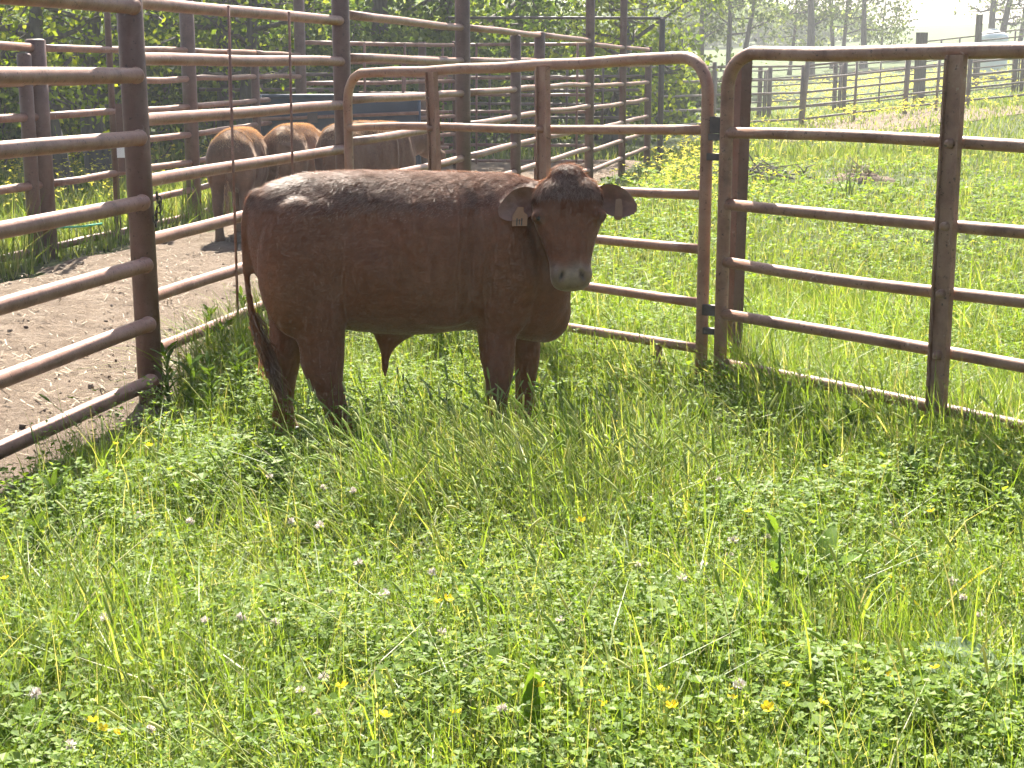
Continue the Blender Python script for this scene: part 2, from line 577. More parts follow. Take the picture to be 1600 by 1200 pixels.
# bare strip along the far field fence
yy = np.linspace(34, 47, 40)
x0 = np.interp(yy, [34, 47], [5.5, 9.0])
uu = np.linspace(0, 1, 24)
XX = x0[:, None] + uu[None] * np.interp(yy, [34, 40, 47], [1.5, 7., 4.])[:, None] + .5 * lump(yy, yy, .8)[:, None]
YY = np.repeat(yy[:, None], len(uu), 1) - .3 * XX * 0
ZZ = hgt(XX, YY) + .02
V = np.stack([XX, YY, ZZ], -1).reshape(-1, 3)
nx, ny = len(uu), len(yy)
i, j = np.meshgrid(np.arange(ny - 1), np.arange(nx - 1), indexing='ij')
a = (i * nx + j).ravel()
T = np.concatenate([np.stack([a, a + 1, a + nx + 1], -1), np.stack([a, a + nx + 1, a + nx], -1)])
tag(put('bare_path', V, T, M['dirt']), kind='structure')


# ------------------------------------------------------------------ fences and gates
def post(name, X, Y, h, r, mat, label, cat='post', lean=(0, 0), group=None, n=14, sq=False, cap=True):
    z = hz(X, Y)
    P = [(X, Y, z - .15), (X + lean[0] * .5, Y + lean[1] * .5, z + h * .5), (X + lean[0], Y + lean[1], z + h)]
    if sq:
        V, T = tube(P, r * 1.3, 4)
        o = put(name, V, T, mat, None, False, (X, Y, z))
    else:
        P = np.array(P)
        P2 = np.concatenate([P, P[-1:] + [[0, 0, .012]]])
        V, T = tube(P2, [r, r, r, r * .82], n)
        o = put(name, V, T, mat, None, True, (X, Y, z))
    return tag(o, label, cat, group)


def panel(name, p, q, heights, r, mat, label, stays=(), cat='fence', group=None, off=(0, 0), n=10, seg=6, wob=.006, sr=.008, droop=0.0, zq=None):
    """welded pipe panel: one part for each rail and each upright stay"""
    p, q = np.array(p, float), np.array(q, float)
    zp, zq_ = hz(*p), hz(*q)
    root = thing(name, label, cat, ((p[0] + q[0]) / 2, (p[1] + q[1]) / 2, (zp + zq_) / 2), group)
    zs2 = heights if zq is None else zq
    for k, h in enumerate(heights):
        a = (p[0] + off[0], p[1] + off[1], zp + h)
        b_ = (q[0] + off[0], q[1] + off[1], zq_ + zs2[k])
        P_ = line(a, b_, seg, wob)
        R_ = np.full(seg, r)
        if seg > 8:                      # swollen weld beads where the rail meets its posts
            u_ = (P_[-1] - P_[0]) / np.linalg.norm(P_[-1] - P_[0])
            P_ = np.concatenate([P_[:1], P_[:1] + u_ * .012, P_[:1] + u_ * .02, P_[1:-1], P_[-1:] - u_ * .02, P_[-1:] - u_ * .012, P_[-1:]])
            R_ = np.concatenate([[r * 1.1, r * 1.13, r], np.full(seg - 2, r), [r, r * 1.13, r * 1.05]])
        V, T = tube(P_, R_, n)
        put('rail', V, T, mat, root)
    for s in stays:
        c = p + (q - p) * s
        d = (q - p) / np.linalg.norm(q - p)
        nrm = np.array([d[1], -d[0]])
        c = c + nrm * (r + sr) + np.array(off)
        z0, z1 = zp + (zq_ - zp) * s + min(heights) - .05, zp + (zq_ - zp) * s + max(heights) + .02
        V, T = tube(line((c[0], c[1], z0), (c[0] + .01, c[1], z1), 3), sr, 6)
        put('stay', V, T, mat, root)
    return root


LINE_Y = [4.25, 7.27, 10.29, 13.55, 17.0, 20.4, 23.5, 26.6]
LX = [float(fence_x(y)) for y in LINE_Y]
H_NEAR = [1.88, 1.575, 1.295, 1.0, .71, .43, .155]
H_LONG = [1.915, 1.655, 1.375, 1.09, .81, .535, .275]
post('fence_post', LX[0], LINE_Y[0], 2.35, .06, M['post'], 'dark rusty pipe post nearest the camera at the left edge')
post('fence_post', LX[1], LINE_Y[1], 2.45, .06, M['post'], 'thick brown pipe post in front of the dirt alley, nearest post in view', lean=(-.02, 0))
post('fence_post', LX[2], LINE_Y[2], 2.5, .058, M['post'], 'tall brown pipe post beside the left end of the tan gate', lean=(-.01, 0))
post('fence_post', LX[3], LINE_Y[3], 2.75, .066, M['post'], 'tall thick brown post seen behind the tan gate, carrying a white board')
post('fence_post', LX[4], LINE_Y[4], 1.98, .06, M['post'], 'brown pipe post just right of the tall post with the white board')
post('fence_post', LX[5], LINE_Y[5], 3.0, .06, M['post'], 'tall dark pipe post just right of the tan gate second brace, rising out of frame')
post('fence_post', LX[6], LINE_Y[6], 3.1, .055, M['post'], 'slim tall dark post under the overhead bar, right of its twin')
post('fence_post', LX[7], LINE_Y[7], 1.95, .06, M['post'], 'last low post at the far end of the long pen fence')
post('fence_post', float(fence_x(15.75)), 15.75, 1.92, .055, M['post'], 'dark pipe post between the two braces of the tan gate')

fo = (.075, -.016)
panel('pipe_fence_panel', (LX[0], LINE_Y[0]), (LX[1] - .035, LINE_Y[1] - .13), H_NEAR, .035, M['pipe'], 'nearest seven-rail pipe panel at the left edge of the picture', off=fo, n=16, seg=12, wob=.003)
panel('pipe_fence_panel', (LX[1] + .004, LINE_Y[1] + .02), (LX[2], LINE_Y[2]), H_LONG, .031, M['pipe'], 'seven-rail pipe panel with two thin stays behind the bull\'s rump', stays=(.33, .63), n=14, seg=10, wob=.0035)
lab = ['seven-rail pipe panel right of the tall post, behind the tan gate\'s left end', 'pipe panel behind the tan gate between its two braces',
       'pipe panel receding behind the second brace of the tan gate', 'pipe panel between the two tall posts of the overhead bar', 'farthest pipe panel at the end of the long pen fence']
H3 = [1.96, 1.68, 1.405, 1.13, .85, .58, .30]
for k in range(2, 7):
    panel('pipe_fence_panel', (LX[k], LINE_Y[k]), (LX[k + 1], LINE_Y[k + 1]), H3 if k < 5 else H_LONG, .030, M['pipe'], lab[k - 2], n=10, seg=6)

# overhead bar
bx = x_at(1035, 26.5, 2.4)
post('fence_post', bx, 26.5, 2.42, .05, M['dark_post'], 'dark slim post at the right end of the thin overhead bar')
V, T = tube(line((x_at(700, 26.2, 2.4), 26.2, 2.42 + hz(0, 26)), (bx, 26.5, 2.43 + hz(bx, 26.5)), 4, .01), .025, 8)
tag(put('overhead_bar', V, T, M['dark_post'], None, True, (bx - 1.5, 26.3, 2.4)), 'thin dark horizontal pipe high above the far pen fence', 'pipe')

# curved top rail that drops towards the far end
# white board at the top of the tall post
c = (LX[3] - .23, LINE_Y[3] - .09, 2.36)
bd = thing('white_board', 'white board fixed high on the tall post, cut by the picture\'s top edge', 'board', (c[0], c[1], c[2]))
V, T = box(c, .30, .015, .30)
put('face', V, T, M['white'], bd, False)
V, T = box((c[0], c[1] + .022, c[2]), .42, .025, .05)
put('batten', V, T, M['wood'], bd, False)

# far side of the alley
AP = [(-5.3, 7.3), (float(alley_x(10.3)), 10.3), (-4.0, 13.2), (-3.34, 16.2), (-3.1, 18.9), (-2.9, 21.5)]
HA = [1.78, 1.495, 1.21, .925, .64, .355, .09]
plab = ['alley post out at the left edge', 'brown alley post hidden behind the nearest panel', 'wider of the two brown posts side by side beyond the left panel',
        'brown alley post left of the background cattle', 'brown alley post behind the rump of the leftmost cow', 'tall dark alley post left of the blue sheet gate']
for k, (x, y) in enumerate(AP):
    post('alley_post', x, y, [1.85, 1.85, 1.84, 2.35, 1.7, 2.6][k], [.06, .06, .085, .075, .05, .075][k], M['post'], plab[k])
post('alley_post', x_at(47, 13.0, .9), 13.0, 1.72, .06, M['post'], 'narrower of the two brown posts side by side beyond the left panel')
post('alley_post', x_at(172, 14.5, 1.6), 14.5, 2.9, .03, M['post'], 'slim tall brown post left of the thick near post')
plab = ['seven-rail alley panel far left', 'seven-rail alley panel behind the nearest panel', 'seven-rail alley panel left of the background cattle', 'seven-rail alley panel right behind the leftmost cow', 'seven-rail alley panel ending at the blue sheet gate']
for k in range(5):
    panel('alley_fence_panel', AP[k], AP[k + 1], HA, [.036, .036, .033, .03, .03][k], M['pipe'], plab[k], stays=(.5,) if k < 4 else (), n=10, seg=6, sr=.011)

# white block hanging on the slim post
c = (x_at(189, 14.35, .87), 14.35, .87)
wb = thing('insulator_block', 'small white block on a brown strap seen left of the thick near post', 'block', c)
V, T = box((c[0], c[1], .86), .07, .03, .12)
put('block', V, T, M['white'], wb, False)
V, T = box((c[0] + .01, c[1] + .022, .98), .09, .014, .62)
put('strap', V, T, M['post'], wb, False)

# cross fences beyond the cattle
HC = [1.95, 1.68, 1.40, 1.13, .86, .58, .31]
cp0, cp1 = (-2.9, 21.5), (x_at(712, 24.6), 24.6)
panel('cross_pipe_fence', cp0, cp1, HC, .03, M['pipe'], 'cross panel of brown pipe behind the blue sheet gate', stays=(.36, .62), n=8, seg=5, sr=.02)
post('cross_fence_post', x_at(660, 24.0), 24.0, 2.0, .06, M['post'], 'dark post beyond the cattle between the tan gate\'s end and first brace')
post('cross_fence_post', cp1[0], cp1[1], 2.0, .055, M['post'], 'dark post meeting the cross fence near the tall white-board post')
H8 = [1.98, 1.71, 1.44, 1.17, .90, .63, .36, .10]
xa, xb, xc, xd = x_at(640, 25.9), x_at(790, 25.6), x_at(930, 25.4), x_at(985, 27.5)
panel('cross_pipe_fence', (xa, 25.9), (xb, 25.6), H8, .026, M['pipe'], 'eight-rail cross panel far behind, left half', stays=(.35, .7), n=8, seg=4, sr=.02)
panel('cross_pipe_fence', (xb, 25.6), (xc, 25.4), H8, .026, M['pipe'], 'eight-rail cross panel far behind, right half', stays=(.4, .8), n=8, seg=4, sr=.02)
panel('cross_pipe_fence', (x_at(560, 22.4), 22.4), (x_at(700, 22.2), 22.2), [1.75, 1.5, 1.25, 1.0, .75, .5], .022, M['pipe'], 'thin six-rail pipe panel across the alley behind the cattle', stays=(.5,), n=8, seg=3, sr=.02)
panel('cross_pipe_fence', (x_at(640, 29.5), 29.5), (x_at(830, 29.2), 29.2), [1.7, 1.45, 1.2, .95, .7, .45], .026, M['pipe_far'], 'rear thin-railed panel before the dark shrubs, left of the overhead bar posts', stays=(.33, .66), n=8, seg=3, sr=.025)
panel('cross_pipe_fence', (x_at(830, 29.2), 29.2), (x_at(1000, 29.), 29.), [1.7, 1.45, 1.2, .95, .7, .45], .026, M['pipe_far'], 'rear thin-railed panel under the overhead bar', stays=(.33, .66), n=8, seg=3, sr=.025)
panel('cross_pipe_fence', (-8.2, 27.2), (-2.9, 26.2), [1.5, 1.25, 1.0, .75, .5], .03, M['pipe_far'], 'dark five-rail pipe fence in front of the left trees', n=8, seg=4, stays=(.25, .5, .75), sr=.03)
panel('cross_pipe_fence', (-14, 27.0), (-8.4, 27.2), [1.5, 1.25, 1.0, .75, .5], .03, M['pipe_far'], 'dark five-rail pipe fence at the far left under the trees', n=8, seg=4, stays=(.25, .5, .75), sr=.03)

# blue sheeted gate behind the cattle
bY = 19.6
b0, b1 = x_at(408, bY, 1.0), x_at(655, bY, 1.0)
bg_ = thing('blue_sheet_gate', 'dark blue sheet-metal gate standing behind the three brown cattle', 'gate', ((b0 + b1) / 2, bY, 0))
V, T = box(((b0 + b1) / 2, bY, .73), b1 - b0, .012, 1.02)
put('sheet', V, T, M['blue'], bg_, False)
V, T = tube(line((b0, bY, 1.26), (b1, bY, 1.27), 5, .004), .028, 10)
put('top_rail', V, T, M['blue'], bg_)
V, T = tube(line((b0, bY, .2), (b1, bY, .2), 3), .025, 8)
put('bottom_rail', V, T, M['blue'], bg_)
for x in (b0, (b0 + b1) / 2, b1):
    V, T = tube(line((x, bY - .035, 0), (x, bY - .035, 1.28), 3), .025, 8)
    put('upright', V, T, M['blue'], bg_)
V, T = tube(line((b0, bY - .07, .98), (b1, bY - .09, 1.06), 4), .022, 8)
put('slide_bar', V, T, M['pipe'], bg_)
V, T = box((x_at(490, bY, 1.0), bY - .1, 1.0), .12, .06, .12)
put('latch', V, T, M['dark_post'], bg_, False)


# ---- gates
def lerp(a, b, t):
    return np.asarray(a, float) * (1 - t) + np.asarray(b, float) * t


def gate(name, label, A, B, zA, zB, mat, r, braces, bw, footA, footB, corner=.16, rr=.024, bendy=0.0, legs=()):
    """tube gate from end A (bottom of frame at zA[-1]) to end B; zA/zB: heights of top tube and rails at each end"""
    A, B = np.array(A, float), np.array(B, float)
    mid = (A + B) / 2
    root = thing(name, label, 'gate', (mid[0], mid[1], 0))
    u = (B - A) / np.linalg.norm(B - A)
    L = np.linalg.norm(B - A)

    def at(s, z):
        q = A + u * s
        return (q[0], q[1], z)
    topz = lambda s: zA[0] + (zB[0] - zA[0]) * s / L
    P = [at(0, footA), at(0, .5), at(0, 1.0), at(0, topz(0) - corner)]
    for k in range(1, 6):
        t = k / 6 * math.pi / 2
        P.append(at(corner * (1 - math.cos(t)), topz(0) - corner + corner * math.sin(t)))
    for s in np.linspace(corner, L - corner, 9):
        P.append(at(s, topz(s) + (random.uniform(-1, 1) * bendy if 0 < s < L else 0)))
    for k in range(1, 6):
        t = math.pi / 2 - k / 6 * math.pi / 2
        P.append(at(L - corner * (1 - math.cos(t)), topz(L) - corner + corner * math.sin(t)))
    P += [at(L, topz(L) - corner), at(L, 1.0), at(L, .5), at(L, footB)]
    V, T = tube(P, r, 16)
    put('frame', V, T, mat, root)
    nrm = np.array([u[1], -u[0], 0])
    if nrm[1] > 0:
        nrm = -nrm
    for k in range(1, len(zA)):
        Pr = line(at(r * .6, zA[k]), at(L - r * .6, zB[k]), 14, bendy * 1.2)
        rad = np.full(14, rr)
        V, T = tube(Pr, rad, 14)
        put('rail', V, T, mat, root)
    for s, kinks in braces:
        zt, zb = topz(s * L) - .01, zA[-1] + (zB[-1] - zA[-1]) * s - .03
        pts = []
        for m in range(9):
            t = m / 8
            q = np.array(at(s * L + kinks * math.sin(t * math.pi) * (.5 if t > .4 else 1.), zt + (zb - zt) * t)) + nrm * (rr + .012)
            pts.append(q)
        V, T = ribbon_bar(pts, bw, .018, (u[0], u[1], 0))
        br = put('brace', V, T, mat, root, False)
        # rolled edge of the channel, both sides
        for sg in (-1, 1):
            e = np.array(pts) + np.array([u[0], u[1], 0]) * sg * bw * .46 + nrm * .008
            V, T = ribbon_bar(e, .010, .03, (u[0], u[1], 0))
            put('flange', V, T, mat, br, False)
        for k in range(1, len(zA)):
            z = zA[k] + (zB[k] - zA[k]) * s
            c = np.array(at(s * L, z)) + nrm * (rr + .026)
            V, T = ball(c, (.026, .014, .02), 10, 6)
            put('weld', V, T, mat, br)
    for s, z0 in legs:
        z = zA[-1] + (zB[-1] - zA[-1]) * s
        V, T = tube([at(s * L, z0), at(s * L, (z + z0) / 2), at(s * L, z)], r * .85, 12)
        put('leg', V, T, mat, root)
    return root


GB = (x_at(1101, 7.2, .9), 7.2)
GA = (x_at(546, 9.86, .9), 9.86)
tan_gate = gate('tan_pipe_gate', 'tan bent-pipe gate running behind the bull\'s head to the centre posts', GA, GB,
                [1.575, 1.245, .955, .70, .44, .215], [1.665, 1.335, 1.035, .78, .524, .305], M['gate_tan'], .029,
                [(.313, .03), (.634, .012)], .088, -.05, .02, .17, .0235, .006, legs=((.905, -.03),))
RA = (x_at(1131, 7.12, .9), 7.12)
RB = (RA[0] + 2.2, RA[1] - 2.90)
brown_gate = gate('brown_pipe_gate', 'rusty brown pipe gate at the right edge of the pen', RA, RB,
                  [1.675, 1.326, 1.0, .733, .488, .253], [1.68, 1.33, 1.01, .735, .485, .25], M['gate_brown'], .031,
                  [(.351, -.004), (.68, .01)], .084, -.05, -.05, .15, .0255, .007, legs=((.115, -.02),))
post('gate_post', x_at(1151, 7.42, .9), 7.42, 1.65, .033, M['post'], 'dark square steel post just behind the latch end of the brown gate', lean=(.01, 0), sq=True)

# latch plates and pins between the two gates
lt = thing('gate_latch', 'dark latch plates and pins joining the tan gate to the brown gate', 'latch', (GB[0] + .05, GB[1] - .03, .5))
mx_ = (GB[0] + RA[0]) / 2
for z, hh, ww in ((1.36, .075, .06), (1.305, .03, .075), (1.215, .032, .085), (.50, .05, .09), (.40, .03, .08)):
    V, T = box((mx_, GB[1] - .05, z), ww, .03, hh, -.5)
    put('plate' if hh > .04 else 'pin', V, T, M['dark_post'], lt, False)

# chain on the near post
ch = thing('chain', 'short dark chain hanging on the right side of the thick near post', 'chain', (LX[1] + .07, LINE_Y[1], 1.0))
for k in range(7):
    z = 1.03 - k * .022
    x = LX[1] + .075 + .014 * math.sin(k * .9)
    th = np.linspace(0, 2 * np.pi, 9)
    if k % 2:
        P = np.stack([x + .010 * np.cos(th), np.full(9, LINE_Y[1] - .02), z + .018 * np.sin(th)], -1)
    else:
        P = np.stack([np.full(9, x), LINE_Y[1] - .02 + .010 * np.cos(th), z + .018 * np.sin(th)], -1)
    V, T = tube(P, .0042, 5, False)
    put('link', V, T, M['chain'], ch)

# green rope beyond the alley
P = [on_ground(30, 352, .62), on_ground(70, 352, .62), on_ground(110, 353, .62), on_ground(150, 349, .62), on_ground(165, 345, .62)]
k0 = 13.0
pts = []
for (px, py) in ((-40, 352), (-10, 353), (28, 355), (60, 357), (95, 356), (130, 353), (158, 350)):
    Yr = 12.85
    b_ = (600 - py) / F
    zz = CAMH + Yr * (-ST + b_ * CT) / (CT + b_ * ST)
    pts.append((x_at(px, Yr, zz), Yr + .05 * math.sin(px), zz))
V, T = tube(pts, .008, 7)
tag(put('green_rope', V, T, M['rope'], None, True, pts[3]), 'thin green rope slung low beyond the nearest left panel', 'rope')


# ------------------------------------------------------------------ cattle
def ring(c, u, v, ru, rv, n=28, p=.9, vneg=None, top=0.0):
    th = np.linspace(0, 2 * np.pi, n, endpoint=False)
    cs, sn = np.cos(th), np.sin(th)
    cu = np.sign(cs) * np.abs(cs) ** p
    sv = np.sign(sn) * np.abs(sn) ** p
    w = ru * (1 - top * np.clip(sv, 0, 1) ** 2)
    rvv = np.where(sv >= 0, rv, rv if vneg is None else vneg)
    return np.asarray(c)[None] + (cu * w)[:, None] * np.asarray(u)[None] + (sv * rvv)[:, None] * np.asarray(v)[None]


def loft(mb, rings):
    n = len(rings[0])
    V = np.concatenate(rings)
    m = len(rings)
    i = np.arange(m - 1)[:, None] * n
    j = np.arange(n)[None]
    k = (j + 1) % n
    A, B, C, D = i + j, i + k, i + n + k, i + n + j
    T = np.concatenate([np.stack([A, B, C], -1).reshape(-1, 3), np.stack([A, C, D], -1).reshape(-1, 3)])
    V = np.concatenate([V, rings[0].mean(0)[None], rings[-1].mean(0)[None]])
    j = np.arange(n)
    k = (j + 1) % n
    T = np.concatenate([T, np.stack([np.full(n, m * n), k, j], -1), np.stack([np.full(n, m * n + 1), (m - 1) * n + j, (m - 1) * n + k], -1)])
    mb.add(V, T)


def spline(keys, n):
    K = np.array(keys, float)
    t = np.linspace(0, len(K) - 1, n)
    out = []
    for x in t:
        i = min(int(x), len(K) - 2)
        f = x - i
        p0, p1, p2, p3 = K[max(i - 1, 0)], K[i], K[i + 1], K[min(i + 2, len(K) - 1)]
        out.append(.5 * ((2 * p1) + (-p0 + p2) * f + (2 * p0 - 5 * p1 + 4 * p2 - p3) * f * f + (-p0 + 3 * p1 - 3 * p2 + p3) * f ** 3))
    return np.array(out)


X_, Y_, Z_ = np.eye(3)


def limb(mb, keys, n=16):
    """keys: x, y, z, r_forward, r_side from top to bottom, horizontal rings"""
    S = spline(keys, n)
    loft(mb, [ring(s[:3], X_, Y_, s[3], s[4], 18, 1.) for s in S])


def bovine(name, label, loc, yaw, legs, tail, P0, P1, lat, neck, body=None, voxel=.010, bull=True, hide=(.17, .058, .026), coatmat='coat',
           nhair=60000, group=None, scale=1.0, tags=True, hair_len=.02):
    mb = MB()
    st = body or [(-.675, 1.04, .86, .05), (-.64, 1.095, .74, .13), (-.58, 1.145, .645, .19), (-.46, 1.18, .575, .235), (-.30, 1.192, .525, .25), (-.12, 1.192, .50, .272),
                  (.06, 1.188, .492, .285), (.22, 1.183, .505, .272), (.36, 1.178, .495, .245), (.48, 1.165, .455, .215), (.58, 1.12, .445, .175), (.655, 1.02, .50, .125), (.70, .92, .60, .06)]
    S = spline(st, 44)
    loft(mb, [ring((s[0], 0, (s[1] + s[2]) / 2 - .02), Y_, Z_, s[3], (s[1] - s[2]) / 2 + .02, 36, .86, (s[1] - s[2]) / 2 - .02, .22) for s in S])
    for sg in (-1, 1):
        mb.add(*ball((-.46, sg * .15, .80), (.185, .105, .30), 18, 14))       # thigh
        mb.add(*ball((.38, sg * .155, .78), (.17, .095, .30), 18, 14))        # shoulder
        mb.add(*ball((.12, sg * .17, .80), (.28, .12, .26), 18, 14))          # ribs
    mb.add(*ball((.59, 0, .58), (.12, .11, .145), 16, 12))                    # brisket
    S = spline(neck, 14)
    tg = np.gradient(S[:, :3], axis=0)
    tg /= np.linalg.norm(tg, axis=1)[:, None]
    rings = []
    for s, t in zip(S, tg):
        sd = np.cross(Z_, t)
        sd /= np.linalg.norm(sd)
        up = np.cross(t, sd)
        rings.append(ring(s[:3], sd, up, s[3], s[4], 24, .95))
    loft(mb, rings)
    for lg in legs:
        limb(mb, [k_[:3] + tuple(r_ * (1.14 if k_[2] < .45 else 1.0) for r_ in k_[3:]) for k_ in lg])
    # head
    P0, P1, lat = np.array(P0, float), np.array(P1, float), np.array(lat, float)
    ax = P1 - P0
    HL = np.linalg.norm(ax)
    ax /= HL
    lat = lat - ax * np.dot(lat, ax)
    lat /= np.linalg.norm(lat)
    nf = np.cross(ax, lat)          # out of the face
    hs = [(-.05, .05, .03, .05), (.0, .088, .062, .10), (.08, .128, .082, .13), (.20, .145, .092, .155), (.33, .146, .095, .165), (.43, .136, .092, .165), (.54, .117, .086, .15),
          (.66, .100, .080, .125), (.77, .088, .076, .10), (.86, .086, .076, .085), (.94, .085, .070, .075), (1.0, .072, .05, .058), (1.035, .04, .022, .03)]
    S = spline(hs, 34)
    loft(mb, [ring(P0 + ax * s[0] * HL, lat, nf, s[1], s[2], 28, .92, s[3]) for s in S])
    for sg in (-1, 1):
        mb.add(*ball(P0 + ax * HL * .37 + lat * sg * .115 + nf * .04, (.045, .045, .035), 10, 8))   # brow
        mb.add(*ball(P0 + ax * HL * .90 + lat * sg * .052 + nf * .035, (.04, .042, .042), 10, 8))  # nostril wings
    mb.add(*ball(P0 - ax * .005 + nf * .015, (.075, .06, .055), 12, 9))                             # poll
    # tail
    tl = spline(tail, 22)
    mb.add(*tube(tl[:, :3], tl[:, 3], 10))
    if bull:
        S = spline([(-.03, 0, .56, .13, .07), (-.06, 0, .50, .10, .06), (-.09, 0, .455, .055, .04), (-.103, 0, .415, .027, .026), (-.108, 0, .375, .019, .019), (-.11, 0, .33, .014, .014), (-.11, 0, .30, .007, .007)], 14)
        loft(mb, [ring(s[:3], X_, Y_, s[3], s[4], 14, 1.) for s in S])
    V, T = mb.arrays()
    tmp = bpy.data.objects.new('tmp_body', mesh_tris('tmp_body', V, T))
    COL.objects.link(tmp)
    md = tmp.modifiers.new('r', 'REMESH')
    md.mode = 'VOXEL'
    md.voxel_size = voxel
    ms = tmp.modifiers.new('s', 'SMOOTH')
    ms.factor = .5
    ms.iterations = int(round(.10 / voxel))
    dg = bpy.context.evaluated_depsgraph_get()
    me = bpy.data.meshes.new_from_object(tmp.evaluated_get(dg))
    bpy.data.objects.remove(tmp)
    n = len(me.vertices)
    V = np.empty(n * 3, np.float32)
    me.vertices.foreach_get('co', V)
    V = V.reshape(-1, 3).astype(float)
    me.calc_loop_triangles()
    T = np.empty(len(me.loop_triangles) * 3, np.int32)
    me.loop_triangles.foreach_get('vertices', T)
    T = T.reshape(-1, 3)
    bpy.data.meshes.remove(me)
    # --- sculpting on the finished surface
    rel = V - P0
    ta, tb, tc = rel @ ax / HL, rel @ lat, rel @ nf
    inhead = (np.abs(tb) < .2) & (ta > -.1) & (ta < 1.1) & (tc > -.19) & (np.linalg.norm(rel - ax * HL * .5, axis=1) < .36)
    for sg in (-1, 1):
        c = P0 + ax * HL * .925 + lat * sg * .043 + nf * .066
        e = V - c
        d = np.sqrt((e @ ax / .020) ** 2 + ((e @ lat - sg * .3 * (e @ ax)) / .011) ** 2 + (e @ nf / .035) ** 2)
        V -= nf * (.022 * np.exp(-d ** 2 * 1.2))[:, None]
    # skin folds on neck and side
    side = np.abs(V[:, 1])
    fold = (np.sin(V[:, 0] * 62 + 4 * np.sin(V[:, 2] * 5)) * np.exp(-((V[:, 0] - .30) / .10) ** 2) * sstep(.7, .9, V[:, 2]) * .0045)
    fold += .004 * np.sin(V[:, 0] * 30 + 2 * np.sin(V[:, 2] * 9)) * np.exp(-((V[:, 0] - .05) / .2) ** 2) * sstep(.55, .75, V[:, 2]) * (1 - sstep(1.0, 1.12, V[:, 2]))
    for (bx_, bz_, sx_, sz_, am_) in ((-.36, 1.05, .06, .05, .020), (-.20, .96, .10, .11, -.030), (-.50, .80, .12, .2, .012), (-.29, .72, .035, .16, -.020), (-.34, .61, .07, .07, .016),
                                      (.41, .95, .06, .2, .020), (.50, .73, .08, .08, .024), (.235, .84, .035, .22, -.024), (.30, .60, .05, .05, .016), (.51, .99, .03, .13, -.015),
                                      (.05, 1.07, .22, .05, .010), (.12, .99, .10, .06, .012),
                                      (-.17, 1.05, .014, .07, .009), (.0, 1.0, .012, .10, .010), (.035, .95, .018, .12, -.007), (.185, .98, .012, .12, .010), (.222, .97, .012, .12, .011), (-.06, .9, .016, .14, .006)):
        fold = fold + am_ * np.exp(-((V[:, 0] - bx_) / sx_) ** 2 - ((V[:, 2] - bz_) / sz_) ** 2)
    fold = fold + .0035 * np.sin(V[:, 0] * 55 + V[:, 2] * 6) * np.exp(-((V[:, 0] - .03) / .16) ** 2) * sstep(.6, .75, V[:, 2]) * (1 - sstep(.92, 1.04, V[:, 2]))
    V[:, 1] += np.sign(V[:, 1]) * fold * sstep(.05, .15, side)
    # --- ears (cupped leaves growing out of the head)
    nb = len(V)
    EV, ET, ein = [], [], []
    off = nb
    tag_at = []
    for sg in (-1, 1):
        base = P0 + ax * HL * .17 + lat * sg * .105 - nf * .015
        d0 = lat * sg * 1.0 + Z_ * (-.10 if sg < 0 else -.06) + nf * .10
        d0 /= np.linalg.norm(d0)
        wv = np.cross(d0, nf)
        wv /= np.linalg.norm(wv)
        if wv[2] < 0:
            wv = -wv
        on = np.cross(d0, wv)
        if np.dot(on, nf) < 0:
            on = -on
        EL, EW = .185, .060
        nu_, nv_ = 14, 11
        for layer in (0, 1):
            for a in range(nu_):
                t = a / (nu_ - 1)
                w = EW * (np.sin(np.pi * min(1, (t * .86 + .12)) ** 1.15) ** .75) * (1.0 if t < .97 else .75) + .008
                droop = -.030 * t * t
                for b in range(nv_):
                    s = b / (nv_ - 1) * 2 - 1
                    cup = -.034 * (1 - s * s) * math.sin(math.pi * min(1, t * .8 + .2)) + .006
                    q = base + d0 * (EL * t) + wv * (w * s - .012 * t) + Z_ * droop + on * (cup + (0 if layer == 0 else -.011 * (1 - abs(s) ** 3) - .001))
                    EV.append(q)
                    ein.append((layer, t, s))
            for a in range(nu_ - 1):
                for b in range(nv_ - 1):
                    i0 = off + a * nv_ + b
                    q4 = (i0, i0 + 1, i0 + nv_ + 1, i0 + nv_)
                    if layer == 0:
                        ET += [[q4[0], q4[1], q4[2]], [q4[0], q4[2], q4[3]]]
                    else:
                        ET += [[q4[0], q4[2], q4[1]], [q4[0], q4[3], q4[2]]]
            off += nu_ * nv_
        tag_at.append((base + d0 * EL * .52 - wv * .030 + on * .004, d0, wv, on))
    V = np.concatenate([V, np.array(EV)])
    T = np.concatenate([T, np.array(ET)])
    # --- colours that belong to the animal
    Cc = np.ones((len(V), 3)) * np.array(hide)
    mott = 1 + .12 * lump(V[:, 0] * 3, V[:, 2] * 3 + V[:, 1] * 2, 1.) + .06 * lump(V[:, 0] * 12, V[:, 2] * 9, 1.)
    Cc *= mott[:, None]
    rear = sstep(.50, .60, -V[:, 0]) * sstep(.3, .45, V[:, 2]) * (1 - sstep(.8, .98, V[:, 2]))
    Cc *= (1 + .35 * rear)[:, None]
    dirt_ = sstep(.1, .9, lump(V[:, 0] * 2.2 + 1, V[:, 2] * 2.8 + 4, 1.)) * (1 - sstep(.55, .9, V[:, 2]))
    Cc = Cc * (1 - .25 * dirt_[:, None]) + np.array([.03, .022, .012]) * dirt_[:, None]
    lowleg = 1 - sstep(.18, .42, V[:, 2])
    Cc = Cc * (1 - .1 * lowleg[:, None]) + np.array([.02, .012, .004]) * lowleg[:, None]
    ta = np.concatenate([ta, np.full(len(EV), -1)])
    tb = np.concatenate([tb, np.full(len(EV), 9)])
    tc = np.concatenate([tc, np.full(len(EV), 9)])
    inhead = np.concatenate([inhead, np.zeros(len(EV), bool)])
